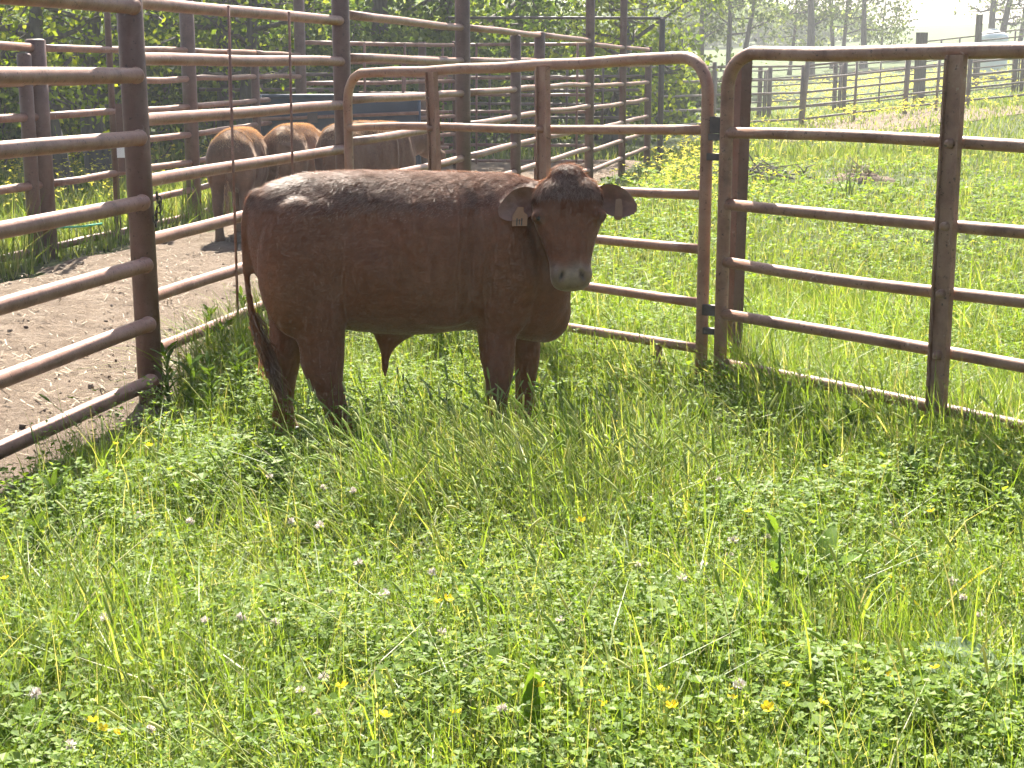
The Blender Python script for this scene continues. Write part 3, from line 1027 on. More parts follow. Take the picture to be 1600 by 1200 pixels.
    mz = sstep(.76, .88, ta + .02 * np.sin(tb * 60)) * inhead * (np.abs(tb) < .12) * (tc > -.115)
    Cc = Cc * (1 - mz[:, None]) + np.array([.21, .128, .085]) * mz[:, None]
    pad = mz * np.exp(-(tb / .033) ** 4) * sstep(-.0, .05, tc) * sstep(.85, .9, ta) * (1 - sstep(.985, 1.02, ta))
    Cc = Cc * (1 - pad[:, None]) + np.array([.27, .18, .13]) * pad[:, None]
    for sg in (-1, 1):
        c = P0 + ax * HL * .925 + lat * sg * .043 + nf * .058
        e = V - c
        d = np.sqrt((e @ ax / .018) ** 2 + ((e @ lat - sg * .3 * (e @ ax)) / .009) ** 2 + (e @ nf / .03) ** 2)
        k_ = np.exp(-d ** 3)[:, None]
        Cc = Cc * (1 - k_) + np.array([.03, .02, .018]) * k_
        c = P0 + ax * HL * .385 + lat * sg * .128 + nf * .055
        d = np.linalg.norm((V - c), axis=1)
        k_ = (.6 * np.exp(-(d / .028) ** 4))[:, None]
        Cc = Cc * (1 - k_) + np.array([.05, .028, .02]) * k_
    ein = np.array(ein)
    inner = (ein[:, 0] == 0)
    k_ = (inner * (.35 + .5 * sstep(.3, .8, ein[:, 1])))[:, None]
    Cc[nb:] = Cc[nb:] * (1 - k_) + np.array([.26, .13, .095]) * k_
    root = thing(name, label, 'bull' if bull else 'cow', loc, group)
    root.rotation_euler = (0, 0, yaw)
    root.scale = (scale,) * 3
    me = mesh_tris('body', V, T, M['hide'])
    ca = me.color_attributes.new('coat', 'FLOAT_COLOR', 'POINT')
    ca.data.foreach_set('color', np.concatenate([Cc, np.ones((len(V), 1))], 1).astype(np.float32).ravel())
    bo = bpy.data.objects.new('body', me)
    bo.parent = root
    COL.objects.link(bo)

    def child(nm, VT, mat, par=root, smooth=True):
        o = bpy.data.objects.new(nm, mesh_tris(nm, VT[0], VT[1], mat, smooth))
        o.parent = par
        COL.objects.link(o)
        return o
    for sg in (-1, 1):
        child('eye', ball(P0 + ax * HL * .385 + lat * sg * .127 + nf * .056, (.013, .013, .012), 12, 9), M['eye'])
    for lg in legs:
        f = lg[-1]
        for s2 in (-1, 1):
            hv, ht = ball((f[0] + .025, f[1] + s2 * .026, .028), (.055, .027, .042), 12, 8)
            hv[:, 2] = np.maximum(hv[:, 2], .0)
            child('hoof', (hv, ht), M['hoof'])
    if tags:
        (pt, d0, wv, on) = tag_at[0]
        c0 = pt + on * .012
        tagm = MB()
        w0, w1, h0, h1 = .012, .031, .022, .078
        dn = -Z_ * .99 + d0 * .05
        sd_ = lat
        prof = [(-w0, 0), (w0, 0), (w0 * 1.2, h0), (w1, h0 + .012), (w1, h1), (-w1, h1), (-w1, h0 + .012), (-w0 * 1.2, h0)]
        fr = np.array([c0 + sd_ * a + dn * b + on * .003 for a, b in prof])
        bk = fr - on * .005
        Vt = np.concatenate([fr, bk])
        Tt = [[0, i, i + 1] for i in range(1, 7)] + [[8, 8 + i + 1, 8 + i] for i in range(1, 7)]
        for i in range(8):
            k = (i + 1) % 8
            Tt += [[i, 8 + i, 8 + k], [i, 8 + k, k]]
        tg_ = child('ear_tag', (Vt, np.array(Tt)), M['tag_orange'], smooth=False)
        ink = MB()
        for (a, b_, ww, hh) in ((-.012, .062, .005, .03), (.008, .062, .005, .03), (-.002, .062, .004, .022)):
            cc = c0 + sd_ * a + dn * b_ + on * .0048
            vv = np.array([cc - sd_ * ww / 2 - dn * hh / 2, cc + sd_ * ww / 2 - dn * hh / 2, cc + sd_ * ww / 2 + dn * hh / 2, cc - sd_ * ww / 2 + dn * hh / 2])
            ink.add(vv, [[0, 1, 2], [0, 2, 3]])
        child('tag_number', ink.arrays(), M['tag_ink'], tg_, False)
        (pt, d0, wv, on) = tag_at[1]
        c0 = pt + on * .012 + d0 * .012
        fr = np.array([c0 + lat * a - Z_ * b for a, b in [(-.012, -.02), (.012, -.02), (.018, .02), (.017, .058), (.008, .066), (-.008, .066), (-.017, .058), (-.014, .02)]])
        Vt = np.concatenate([fr, fr - on * .006])
        child('ear_button_tag', (Vt, np.array(Tt)), M['tag_brown'], smooth=False)
    # --- coat: short hairs over the whole body, longer on the crown of the head and along the back
    rg = np.random.default_rng(int(abs(loc[0] * 100)) + 5)
    nbT = T[T.max(1) < nb]
    a, b, c = V[nbT[:, 0]], V[nbT[:, 1]], V[nbT[:, 2]]
    fn = np.cross(b - a, c - a)
    ar = np.linalg.norm(fn, axis=1)
    fn /= ar[:, None] + 1e-12
    cen = (a + b + c) / 3
    ra = (cen - P0) @ ax / HL
    headm = (np.linalg.norm(cen - (P0 + ax * HL * .5), axis=1) < .33)
    wgt = ar * ((.55 + 2.3 * sstep(1.0, 1.12, cen[:, 2])) if bull else (.10 + 2.4 * sstep(.93, 1.1, cen[:, 2]))) * np.where(headm & (ra > .74), 0.02, 1)  # cows: pale hair kept mostly to the top, where sun falls
    pick = rg.choice(len(nbT), nhair, p=wgt / wgt.sum())
    r1, r2 = rg.random(nhair), rg.random(nhair)
    fl = r1 + r2 > 1
    r1[fl], r2[fl] = 1 - r1[fl], 1 - r2[fl]
    p0 = a[pick] + (b[pick] - a[pick]) * r1[:, None] + (c[pick] - a[pick]) * r2[:, None]
    nn = fn[pick]
    flow = np.tile(np.array([-.75, 0, -.65]), (nhair, 1))
    hm = headm[pick]
    flow[hm] = ax * .8
    crown = hm & (ra[pick] < .22)
    flow[crown] = ax * .7 + lat * .3 * rg.normal(0, 1, (crown.sum(), 1))
    flow += rg.normal(0, .28, flow.shape)
    flow -= nn * (flow * nn).sum(1)[:, None]
    flow /= np.linalg.norm(flow, axis=1)[:, None] + 1e-9
    clump = lump(p0[:, 0] * 18, p0[:, 2] * 18 + p0[:, 1] * 12, 1.)
    ln = hair_len * rg.uniform(.6, 1.3, nhair) * (1 + .35 * clump) * (.45 + .95 * sstep(.98, 1.14, p0[:, 2]))
    ln[crown] *= 1.15
    lift = rg.uniform(.05, .20, nhair) + .08 * clump + .16 * sstep(1.0, 1.14, p0[:, 2])
    tip = p0 + (flow + nn * lift[:, None]) * ln[:, None]
    sd_ = np.cross(flow, nn)
    wd = rg.uniform(.0008, .0016, nhair)[:, None] * (hair_len / .02) ** .5
    HV = np.stack([p0 - sd_ * wd, p0 + sd_ * wd, tip], 1).reshape(-1, 3)
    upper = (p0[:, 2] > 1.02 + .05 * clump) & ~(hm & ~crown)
    for nm_, sel_, mt_ in (('coat_hair', ~upper, 'coat_flank' if bull else 'coat'), ('back_hair', upper, coatmat)):  # upper hair takes the material with sunlight put into its colour
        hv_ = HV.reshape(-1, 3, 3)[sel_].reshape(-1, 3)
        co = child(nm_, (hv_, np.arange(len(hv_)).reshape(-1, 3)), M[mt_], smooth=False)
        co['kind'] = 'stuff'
    # --- tail switch
    sw = MB()
    tt = tl[-1, :3]
    nsw = 420 if bull else 160
    for k in range(nsw):
        s = rg.random()
        i0 = int((.62 + .38 * s) * (len(tl) - 1))
        b0 = tl[i0, :3] + rg.normal(0, .012, 3)
        dv = tl[-1, :3] - tl[-5, :3]
        dv /= np.linalg.norm(dv)
        L_ = rg.uniform(.10, .22)
        m1 = b0 + dv * L_ * .5 + rg.normal(0, .016, 3)
        e1 = b0 + dv * L_ + rg.normal(0, .018, 3)
        sdv = np.cross(dv, rg.normal(0, 1, 3))
        sdv *= .002 / np.linalg.norm(sdv)
        sw.add([b0 - sdv, b0 + sdv, m1 + sdv, m1 - sdv, e1], [[0, 1, 2], [0, 2, 3], [3, 2, 4]])
    so = child('tail_switch', sw.arrays(), M[coatmat], smooth=False)
    so['kind'] = 'stuff'
    return root


# the bull: body side-on facing right, head turned to the camera
bull_legs = [
    # near hind (right side)
    [(-.42, -.13, .86, .17, .09), (-.415, -.15, .66, .135, .085), (-.385, -.155, .50, .10, .07), (-.385, -.155, .40, .082, .06), (-.375, -.155, .33, .068, .052), (-.345, -.155, .24, .052, .042), (-.315, -.155, .15, .047, .04), (-.295, -.155, .09, .054, .047), (-.27, -.155, .04, .06, .05), (-.265, -.155, .005, .06, .05)],
    # far hind
    [(-.47, .13, .86, .15, .09), (-.50, .15, .66, .12, .085), (-.515, .155, .50, .085, .07), (-.535, .155, .40, .072, .058), (-.54, .155, .34, .062, .05), (-.545, .155, .25, .046, .042), (-.55, .155, .16, .04, .038), (-.55, .155, .09, .048, .045), (-.535, .155, .04, .056, .05), (-.53, .155, .005, .056, .05)],
    # near fore
    [(.37, -.12, .80, .14, .09), (.365, -.135, .62, .105, .08), (.362, -.135, .50, .086, .066), (.362, -.135, .40, .067, .056), (.368, -.135, .33, .058, .052), (.362, -.135, .24, .044, .042), (.358, -.135, .15, .042, .04), (.362, -.135, .09, .05, .046), (.38, -.135, .04, .056, .05), (.385, -.135, .005, .056, .05)],
    # far fore
    [(.46, .12, .80, .13, .09), (.50, .135, .62, .10, .08), (.52, .135, .50, .08, .066), (.53, .135, .40, .06, .054), (.535, .135, .33, .052, .05), (.53, .135, .24, .042, .04), (.528, .135, .15, .04, .04), (.532, .135, .09, .048, .046), (.55, .135, .04, .054, .05), (.555, .135, .005, .054, .05)],
]
bull_tail = [(-.60, 0, 1.10, .035), (-.645, 0, 1.075, .033), (-.678, -.005, 1.0, .025), (-.688, -.01, .90, .020), (-.688, -.01, .78, .017), (-.678, -.015, .66, .016), (-.662, -.02, .56, .021), (-.635, -.02, .47, .026), (-.607, -.02, .39, .02), (-.585, -.02, .33, .010)]
BULL_LOC = (x_at(640, 6.55, .6), 6.55, 0.0)
BULL_YAW = math.radians(9)
bull_neck = [(.36, 0, .92, .20, .26), (.47, -.02, .935, .17, .235), (.565, -.06, .955, .145, .205), (.63, -.105, .985, .125, .17), (.66, -.14, 1.0, .11, .14)]
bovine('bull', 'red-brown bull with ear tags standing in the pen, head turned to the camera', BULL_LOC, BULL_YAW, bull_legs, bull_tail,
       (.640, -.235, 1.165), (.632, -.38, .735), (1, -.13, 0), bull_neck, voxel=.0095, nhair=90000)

# three cattle in the alley, rumps to the camera
cow_legs = [
    [(-.44, s * .13, .86, .16, .09), (-.46, s * .14, .66, .13, .085), (-.47, s * .145, .50, .09, .07), (-.50, s * .145, .40, .07, .056), (-.50, s * .145, .33, .06, .05), (-.49, s * .145, .22, .044, .042), (-.48, s * .145, .12, .044, .042), (-.46, s * .145, .04, .055, .05), (-.455, s * .145, .005, .055, .05)] for s in (-1, 1)] + [
    [(.40, s * .12, .80, .14, .09), (.40, s * .13, .62, .10, .08), (.40, s * .13, .48, .08, .064), (.40, s * .13, .36, .06, .054), (.40, s * .13, .22, .042, .04), (.40, s * .13, .10, .046, .044), (.42, s * .13, .04, .055, .05), (.425, s * .13, .005, .055, .05)] for s in (-1, 1)]
cow_tail = [(-.60, 0, 1.10, .035), (-.66, 0, 1.06, .032), (-.69, 0, .97, .024), (-.695, 0, .84, .02), (-.69, .005, .70, .018), (-.685, .01, .58, .024), (-.68, .01, .48, .028), (-.675, .01, .38, .012)]
cow_neck = [(.36, 0, .92, .19, .25), (.52, 0, .92, .16, .21), (.68, 0, .93, .135, .175), (.82, 0, .95, .12, .15), (.88, 0, .96, .11, .13)]
cows = [('reddish-brown cow, leftmost of the three cattle in the alley', 376, 14.6, 88, .87, 'coat_sunlit', (.125, .068, .044)),
        ('tan cow with a sunlit back between two others in the alley', 462, 15.3, 82, .88, 'coat_sunlit', (.16, .09, .056)),
        ('shaggy brown cow standing aslant, rightmost of the cattle in the alley', 575, 15.3, 52, .90, 'coat_sunlit', (.13, .068, .044))]
for (lb, px, Y, yw, sc, cm, hd) in cows:
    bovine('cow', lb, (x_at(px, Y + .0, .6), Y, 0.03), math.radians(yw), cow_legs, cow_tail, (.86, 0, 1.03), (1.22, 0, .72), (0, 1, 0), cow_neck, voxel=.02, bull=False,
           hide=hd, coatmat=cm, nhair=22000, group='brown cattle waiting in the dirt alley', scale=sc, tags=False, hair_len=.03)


# ------------------------------------------------------------------ grass and ground cover
def blades(name, X, Y, H, Wd, lean, az, mat, seg=3, Z=None, droop=.35, twist=None, top=.0, rng=RNG):
    """N curved tapering blades as one mesh"""
    N = len(X)
    Z = hgt(X, Y) if Z is None else Z
    t = np.linspace(0, 1, seg + 1)
    dx, dy = np.cos(az), np.sin(az)
    tw = az + np.pi / 2 + (rng.normal(0, .7, N) if twist is None else twist)
    sx, sy = np.cos(tw), np.sin(tw)
    horiz = H[:, None] * lean[:, None] * t[None] ** 1.7
    vert = H[:, None] * (t[None] - droop * lean[:, None] * t[None] ** 2.2)
    cx = X[:, None] + dx[:, None] * horiz
    cy = Y[:, None] + dy[:, None] * horiz
    cz = Z[:, None] + vert - .01
    w = Wd[:, None] * (1 - (1 - top) * t[None, :] ** 1.6) * .5
    L = np.stack([cx - sx[:, None] * w, cy - sy[:, None] * w, cz], -1)[:, :-1]
    R = np.stack([cx + sx[:, None] * w, cy + sy[:, None] * w, cz], -1)[:, :-1]
    tip = np.stack([cx[:, -1], cy[:, -1], cz[:, -1]], -1)[:, None]
    Vb = np.concatenate([np.stack([L, R], 2).reshape(N, -1, 3), tip], 1)
    nv = Vb.shape[1]
    tr = []
    for s in range(seg - 1):
        a = 2 * s
        tr += [[a, a + 1, a + 3], [a, a + 3, a + 2]]
    a = 2 * (seg - 1)
    tr += [[a, a + 1, a + 2]]
    tr = np.array(tr)
    T = (tr[None] + (np.arange(N) * nv)[:, None, None]).reshape(-1, 3)
    return Vb.reshape(-1, 3), T


def stuff(name, parts, mat, label, cat, smooth=False):
    mb = MB()
    for V, T in parts:
        mb.add(V, T)
    o = mb.build(name, mat, None, smooth)
    return tag(o, label, cat, kind='stuff')


def wedge(n, y0, y1, k, margin, pw=1.0):
    """points in the wedge the photograph sees (plus a margin on both sides), density ~ Y**-pw"""
    u = RNG.random(n)
    if abs(pw - 1) < 1e-6:
        Y = y0 * (y1 / y0) ** u
    else:
        e = 1 - pw
        Y = (y0 ** e + u * (y1 ** e - y0 ** e)) ** (1 / e)
    X = (RNG.random(n) * 2 - 1) * (k * Y + margin)
    return X, Y


def gate_dist(X, Y):
    d = []
    for A, B in ((GA, GB), (RA, RB)):
        A, B = np.array(A), np.array(B)
        u = B - A
        L2 = u @ u
        t = np.clip(((X - A[0]) * u[0] + (Y - A[1]) * u[1]) / L2, 0, 1)
        d.append(np.hypot(X - A[0] - u[0] * t, Y - A[1] - u[1] * t))
    return np.minimum(*d)


def bull_dist(X, Y):
    return np.hypot((X - BULL_LOC[0]) / 1.0, (Y - BULL_LOC[1]) / .45)


def pen_ok(X, Y):
    e = fence_x(Y) + border(Y, 9.) + .02 + .24 * (1 - sstep(6.9, 7.6, Y))
    return X > e


# tall pen grass
X, Y = wedge(315000, 2.55, 10.5, .36, 1.5, .75)
k = pen_ok(X, Y)
X, Y = X[k], Y[k]
N = len(X)
patch = lump(X, Y, 1.6)
tall = np.where(X < 1.0, .35, 1.6) * np.exp(-(gate_dist(X, Y) / .42) ** 2) + 2.3 * np.exp(-((X - fence_x(Y) - .15) / .34) ** 2) * sstep(7.0, 7.6, Y)
tall = np.clip(tall, 0, 2.4)
low_edge = np.exp(-((X - fence_x(Y) - .26) / .22) ** 2) * (1 - sstep(6.9, 7.5, Y))
tuft = np.exp(-(((X - .25) / .32) ** 2 + ((Y - 5.5) / .45) ** 2)) + .8 * np.exp(-(((X + .35) / .35) ** 2 + ((Y - 5.3) / .35) ** 2))
keep = RNG.random(N) < np.clip(.78 + .35 * patch + .5 * tall + .3 * tuft, .2, 1)
X, Y, patch, tall, tuft, low_edge = X[keep], Y[keep], patch[keep], tall[keep], tuft[keep], low_edge[keep]
N = len(X)
H = RNG.gamma(5, .036, N) * (1 + .3 * patch + .25 * lump(X + 3, Y, 4.5) + .6 * tall + .9 * tuft) * (1 - .5 * low_edge)
H = np.clip(H, .05, .55)
near_bull = np.exp(-(((X - BULL_LOC[0]) / .95) ** 4 + ((Y - BULL_LOC[1] + .22) / .72) ** 4))
H *= 1 - .68 * near_bull * (1 - np.clip(tall - .3, 0, 1)) * (1 - .6 * np.clip(tuft, 0, 1))
Wd = (RNG.gamma(4, .00095, N) + .0015) * (1 + .04 * Y)
lean = np.clip(RNG.gamma(2.2, .30, N), .03, 1.9)
az = RNG.uniform(0, 2 * np.pi, N) * .75 + .6 * lump(X, Y, .7)
g1 = blades('g', X, Y, H, Wd, lean, az, None, 3)
# fine wiry stems
X, Y = wedge(26000, 2.55, 9.5, .36, 1.0, .75)
k = pen_ok(X, Y) & (RNG.random(len(X)) < .5 + .5 * lump(X + 7, Y, 1.1))
X, Y = X[k], Y[k]
N = len(X)
g2 = blades('g', X, Y, RNG.uniform(.22, .46, N), RNG.uniform(.002, .0035, N), RNG.gamma(2, .18, N), RNG.uniform(0, 6.28, N), None, 3, top=.3)
stuff('pen_grass', [g1, g2], M['grass'], 'long sunlit green grass growing over the whole pen floor', 'grass')


def leaflets(c, nrm_az, tiltv, size, mat=None):
    """clover-like trifoliate leaves: three folded diamonds each"""
    N = len(c)
    Vs, Ts = [], []
    for k in range(3):
        a = nrm_az + k * 2.094
        d = np.stack([np.cos(a), np.sin(a), tiltv[:, k] * .8], -1)
        d /= np.linalg.norm(d, axis=1)[:, None]
        s = np.stack([-np.sin(a), np.cos(a), np.zeros(N)], -1)
        up = np.cross(d, s)
        L, W = size[:, None], size[:, None] * .42
        b = c + d * L * .06
        m1 = c + d * L * .62 + s * W + up * L * .10
        m2 = c + d * L * .62 - s * W + up * L * .10
        e = c + d * L * 1.05
        Vs.append(np.stack([b, m2, e, m1], 1))
    Vb = np.concatenate(Vs, 1)
    tr = np.array([[4 * k + q for q in tri] for k in range(3) for tri in ((0, 1, 2), (0, 2, 3))])
    T = (tr[None] + (np.arange(N) * 12)[:, None, None]).reshape(-1, 3)
    return Vb.reshape(-1, 3), T


X, Y = wedge(82000, 2.55, 9.5, .36, 1.5, .75)
k = pen_ok(X, Y)
X, Y = X[k], Y[k]
cp = lump(X + 2, Y - 3, 1.5) - .5 * np.exp(-(((X - .25) / .4) ** 2 + ((Y - 5.7) / .5) ** 2))
k = RNG.random(len(X)) < np.clip(.12 + 1.25 * cp + .5 * lump(X, Y + 5, 3.7), .01, 1)
X, Y, cp = X[k], Y[k], cp[k]
N = len(X)
c = np.stack([X, Y, hgt(X, Y) + RNG.uniform(.05, .23, N) * (1 + .25 * cp)], -1)
l1 = leaflets(c, RNG.uniform(0, 6.28, N), RNG.normal(.1, .5, (N, 3)), RNG.gamma(6, .0032, N) + .004)
# small weed leaves in whorls up short stems
X, Y = wedge(16500, 2.55, 9.0, .36, 1.5, .75)
k = pen_ok(X, Y) & (RNG.random(len(X)) < np.clip(.45 + .6 * lump(X - 5, Y + 2, 1.9), .05, 1))
X, Y = X[k], Y[k]
ww = []
for q in range(5):
    N = len(X)
    hh = (.05 + .05 * q) * RNG.uniform(.8, 1.2, N)
    c = np.stack([X + RNG.normal(0, .012, N), Y + RNG.normal(0, .012, N), hgt(X, Y) + hh], -1)
    ww.append(leaflets(c, RNG.uniform(0, 6.28, N), RNG.normal(.4, .3, (N, 3)), RNG.uniform(.018, .036, N) * (1 - .1 * q)))
stuff('clover_cover', [l1] + ww, M['clover'], 'low clover leaves and leafy weeds filling the pen floor', 'clover')

# timothy seed heads on arching stalks, thickest in front of the bull
nt_ = 900
X, Y = wedge(nt_, 2.7, 8.5, .36, .6, .6)
sel = RNG.random(nt_) < .70
X[sel] = RNG.normal(.08, .36, sel.sum())
Y[sel] = RNG.normal(5.3, .36, sel.sum())
k = pen_ok(X, Y) & (gate_dist(X, Y) > .1)
X, Y = X[k], Y[k]
N = len(X)
H = RNG.uniform(.26, .46, N)
lean = RNG.uniform(.1, .75, N)
az = np.where(RNG.random(N) < .75, RNG.normal(2.6, .6, N), RNG.uniform(0, 6.28, N))
mb = MB()
stems = MB()
for q in range(N):
    d = np.array([math.cos(az[q]), math.sin(az[q]), 0])
    t = np.linspace(0, 1, 6)[:, None]
    P = np.array([X[q], Y[q], hz(X[q], Y[q])]) + d * H[q] * lean[q] * t ** 1.9 + Z_ * H[q] * (t - .22 * lean[q] * t ** 2.4)
    stems.add(*tube(P, .0016, 3, False))
    e, g = P[-1], P[-1] - P[-2]
    g = g / np.linalg.norm(g)
    L_ = random.uniform(.035, .075)
    hp = [e - g * L_ * .1, e + g * L_ * .1, e + g * L_ * .5 - Z_ * .004 * lean[q], e + g * L_ * .85 - Z_ * .01 * lean[q], e + g * L_ - Z_ * .014 * lean[q]]
    r_ = random.uniform(.0032, .0048)
    mb.add(*tube(hp, [r_ * .4, r_, r_ * 1.05, r_ * .8, r_ * .2], 5))
mb.add(*stems.arrays())
tag(mb.build('seed_grass', M['seed'], None, True), 'arching pale seed heads of tall grass in front of the bull', 'grass', kind='stuff')

# grass panicles (loose pale heads) low in the foreground
X, Y = wedge(1500, 2.55, 4.6, .36, .6, .4)
k = pen_ok(X, Y) & (RNG.random(len(X)) < .5 + .8 * lump(X * 1.3 + 4, Y, 1.4))
X, Y = X[k], Y[k]
vv, tt_ = [], []
mb = MB()
for q in range(len(X)):
    h = random.uniform(.2, .38)
    base = np.array([X[q], Y[q], hz(X[q], Y[q])])
    top_ = base + np.array([random.gauss(0, .05), random.gauss(0, .05), h])
    n_ = 16
    s = np.linspace(.62, 1.0, n_)[:, None] + RNG.normal(0, .01, (n_, 1))
    pc = base + (top_ - base) * s + RNG.normal(0, .010, (n_, 3)) * (1.25 - s) * 2.2
    dd = RNG.normal(0, 1, (n_, 3))
    dd[:, 2] = np.abs(dd[:, 2])
    dd /= np.linalg.norm(dd, axis=1)[:, None]
    ss = np.cross(dd, RNG.normal(0, 1, (n_, 3)))
    ss /= np.linalg.norm(ss, axis=1)[:, None] + 1e-9
    lf = .013
    Vq = np.stack([pc - ss * .0024, pc + ss * .0024, pc + dd * lf], 1).reshape(-1, 3)
    mb.add(Vq, np.arange(n_ * 3).reshape(-1, 3))
tag(mb.build('panicle_grass', M['seed'], None, False), 'loose pale grass panicles among the foreground blades', 'grass', kind='stuff')


# field grass: right of the pen and beyond, then left of the alley
def bare(X, Y):
    """worn places in the field"""
    a = np.exp(-(((X - 5.3) / 1.5) ** 2 + ((Y - 22.3) / 1.0) ** 2))
    b = np.exp(-(((X - 8.2) / 1.6) ** 2 + ((Y - 22.3) / .5) ** 2))
    c = .75 * np.exp(-((X - np.interp(Y, [34, 38, 42, 47], [5.5, 8.5, 10.5, 12])) / 2.0) ** 2) * ((Y > 35) & (Y < 44))
    return a + .8 * b + .9 * c


X, Y = wedge(190000, 7.2, 62, .37, 2.0, 1.25)
k = (X > fence_x(Y) + .15) & ~((gate_dist(X, Y) < .05)) & (RNG.random(len(X)) > 1.1 * bare(X, Y))
beyond = Y > np.where(X < RA[0], np.interp(X, [GA[0], GB[0]], [GA[1], GB[1]]), np.interp(X, [RA[0], RB[0]], [RA[1], RB[1]]))
k &= beyond
X, Y = X[k], Y[k]
N = len(X)
big = np.clip(Y / 9, 1, 5)
pt = lump(X, Y, .55)
H = RNG.gamma(6, .017, N) * (1 + .4 * pt) * (1 + .012 * Y)
f1 = blades('f', X, Y, np.clip(H, .04, .5), RNG.uniform(.005, .010, N) * big, RNG.gamma(2.2, .24, N), RNG.uniform(0, 6.28, N), None, 2)
X, Y = wedge(70000, 10.5, 30, .38, 2.5, 1.2)
k = (X < alley_x(Y) + .3 + border(Y, 3.)) | ((X > alley_x(Y)) & (Y > 27))
X, Y = X[k], Y[k]
N = len(X)
H = RNG.gamma(6, .035, N) * (1 + .4 * lump(X, Y, .8)) * (1 + .8 * np.exp(-((X - alley_x(Y)) / .4) ** 2))
f2 = blades('f', X, Y, np.clip(H, .05, .8), RNG.uniform(.006, .014, N) * np.clip(Y / 10, 1, 3), RNG.gamma(2.2, .22, N), RNG.uniform(0, 6.28, N), None, 2)
stuff('field_grass', [f1, f2], M['field'], 'sunlit pasture grass beyond the gates and the alley', 'grass')

# broad leaves mixed into the field
X, Y = wedge(30000, 7.4, 26, .37, 2, 1.2)
k = (X > fence_x(Y) + .2) & (RNG.random(len(X)) > 1.2 * bare(X, Y)) & (RNG.random(len(X)) < .5 + .6 * lump(X, Y, 1.3))
bey = Y > np.where(X < RA[0], np.interp(X, [GA[0], GB[0]], [GA[1], GB[1]]), np.interp(X, [RA[0], RB[0]], [RA[1], RB[1]]))
X, Y = X[k & bey], Y[k & bey]
N = len(X)
c = np.stack([X, Y, hgt(X, Y) + RNG.uniform(.05, .2, N)], -1)
stuff('field_clover', [leaflets(c, RNG.uniform(0, 6.28, N), RNG.normal(.2, .4, (N, 3)), RNG.uniform(.02, .04, N) * np.clip(Y / 9, 1, 2.2))], M['clover'], 'clover and leafy weeds in the pasture behind the gates', 'clover')

# yellow flowers in drifts
fx, fy = [], []


def drift(n, cx, cy, sx, sy):
    fx.append(RNG.normal(cx, sx, n))
    fy.append(RNG.normal(cy, sy, n))


drift(300, 2.8, 24, .45, 2.6)
drift(350, 2.1, 18, .4, 1.6)
drift(450, 4.0, 33, .9, 3.0)
drift(2200, 13, 66, 7.0, 5.0)
drift(900, 20, 60, 5.0, 4.0)
drift(220, 10.5, 41, 1.5, 1.0)
drift(60, 2.4, 12.5, 1.5, 2.0)
drift(260, 9, 27, 4, 6)
drift(950, -6.4, 20.5, 1.6, 2.6)
drift(160, -5.2, 16.5, .9, 1.5)
X, Y = np.concatenate(fx), np.concatenate(fy)
k = ((X > fence_x(Y) + .25) | (X < alley_x(Y) + .1))
X, Y = X[k], Y[k]
N = len(X)
c = np.stack([X, Y, hgt(X, Y) + RNG.uniform(.22, .5, N)], -1)
sz = RNG.uniform(.014, .024, N) * np.clip(Y / 11, 1, 5)
Vf, Tf = leaflets(c, RNG.uniform(0, 6.28, N), RNG.normal(.3, .5, (N, 3)), sz)
stuff('yellow_wildflowers', [(Vf, Tf)], M['yellow_flower'], 'drifts of small yellow wildflowers in the pasture', 'wildflowers')

# dry straw and clods on the dirt alley
n_ = 7000
Y = 3.5 * (24 / 3.5) ** RNG.random(n_)
u = RNG.random(n_)
X = alley_x(Y) + .4 + (fence_x(Y) - alley_x(Y) - .45) * u
az = RNG.uniform(0, 6.28, n_)
L_ = RNG.uniform(.02, .075, n_)
Zs = hgt(X, Y) + .055
d = np.stack([np.cos(az), np.sin(az), RNG.normal(0, .2, n_)], -1) * L_[:, None]
s = np.stack([-np.sin(az), np.cos(az), np.zeros(n_)], -1) * .0035
c = np.stack([X, Y, Zs], -1)
Vq = np.stack([c - d / 2 - s, c - d / 2 + s, c + d / 2 + s, c + d / 2 - s], 1).reshape(-1, 3)
T = (np.array([[0, 1, 2], [0, 2, 3]])[None] + (np.arange(n_) * 4)[:, None, None]).reshape(-1, 3)
stuff('straw_litter', [(Vq, T)], M['straw'], 'bits of straw and chaff scattered on the dirt alley', 'straw')
n_ = 900
Y = 4.0 * (24 / 4.0) ** RNG.random(n_)
X = alley_x(Y) + .4 + (fence_x(Y) - alley_x(Y) - .5) * RNG.random(n_)
bv, bt = ball((0, 0, 0), 1, 6, 4)
sc_ = RNG.gamma(2, .0034, n_) + .003
Vc = bv[None] * (sc_[:, None, None] * RNG.uniform(.6, 1.4, (n_, 1, 3)) * np.array([1, 1, .6])) * RNG.uniform(.75, 1.2, (n_, len(bv), 1)) + np.stack([X, Y, hgt(X, Y) + .045], -1)[:, None]
T = (bt[None] + (np.arange(n_) * len(bv))[:, None, None]).reshape(-1, 3)
stuff('dirt_clods', [(Vc.reshape(-1, 3), T)], M['clod'], 'small loose clods lying on the dirt alley', 'clods')


# ------------------------------------------------------------------ single flowers and weeds in the pen
def copy_tree(o, parent=None):
    c = o.copy()
    COL.objects.link(c)
    c.parent = parent
    for ch in list(o.children):
        copy_tree(ch, c)
    return c


def flower_label(kind, px, py):
    v = 'in the nearest grass' if py > 1000 else ('in the mid foreground' if py > 860 else 'nearer the bull')
    h_ = 'at the left' if px < 420 else ('left of centre' if px < 760 else ('right of centre' if px < 1130 else 'at the right'))
    return '%s %s, %s' % (kind, v, h_)


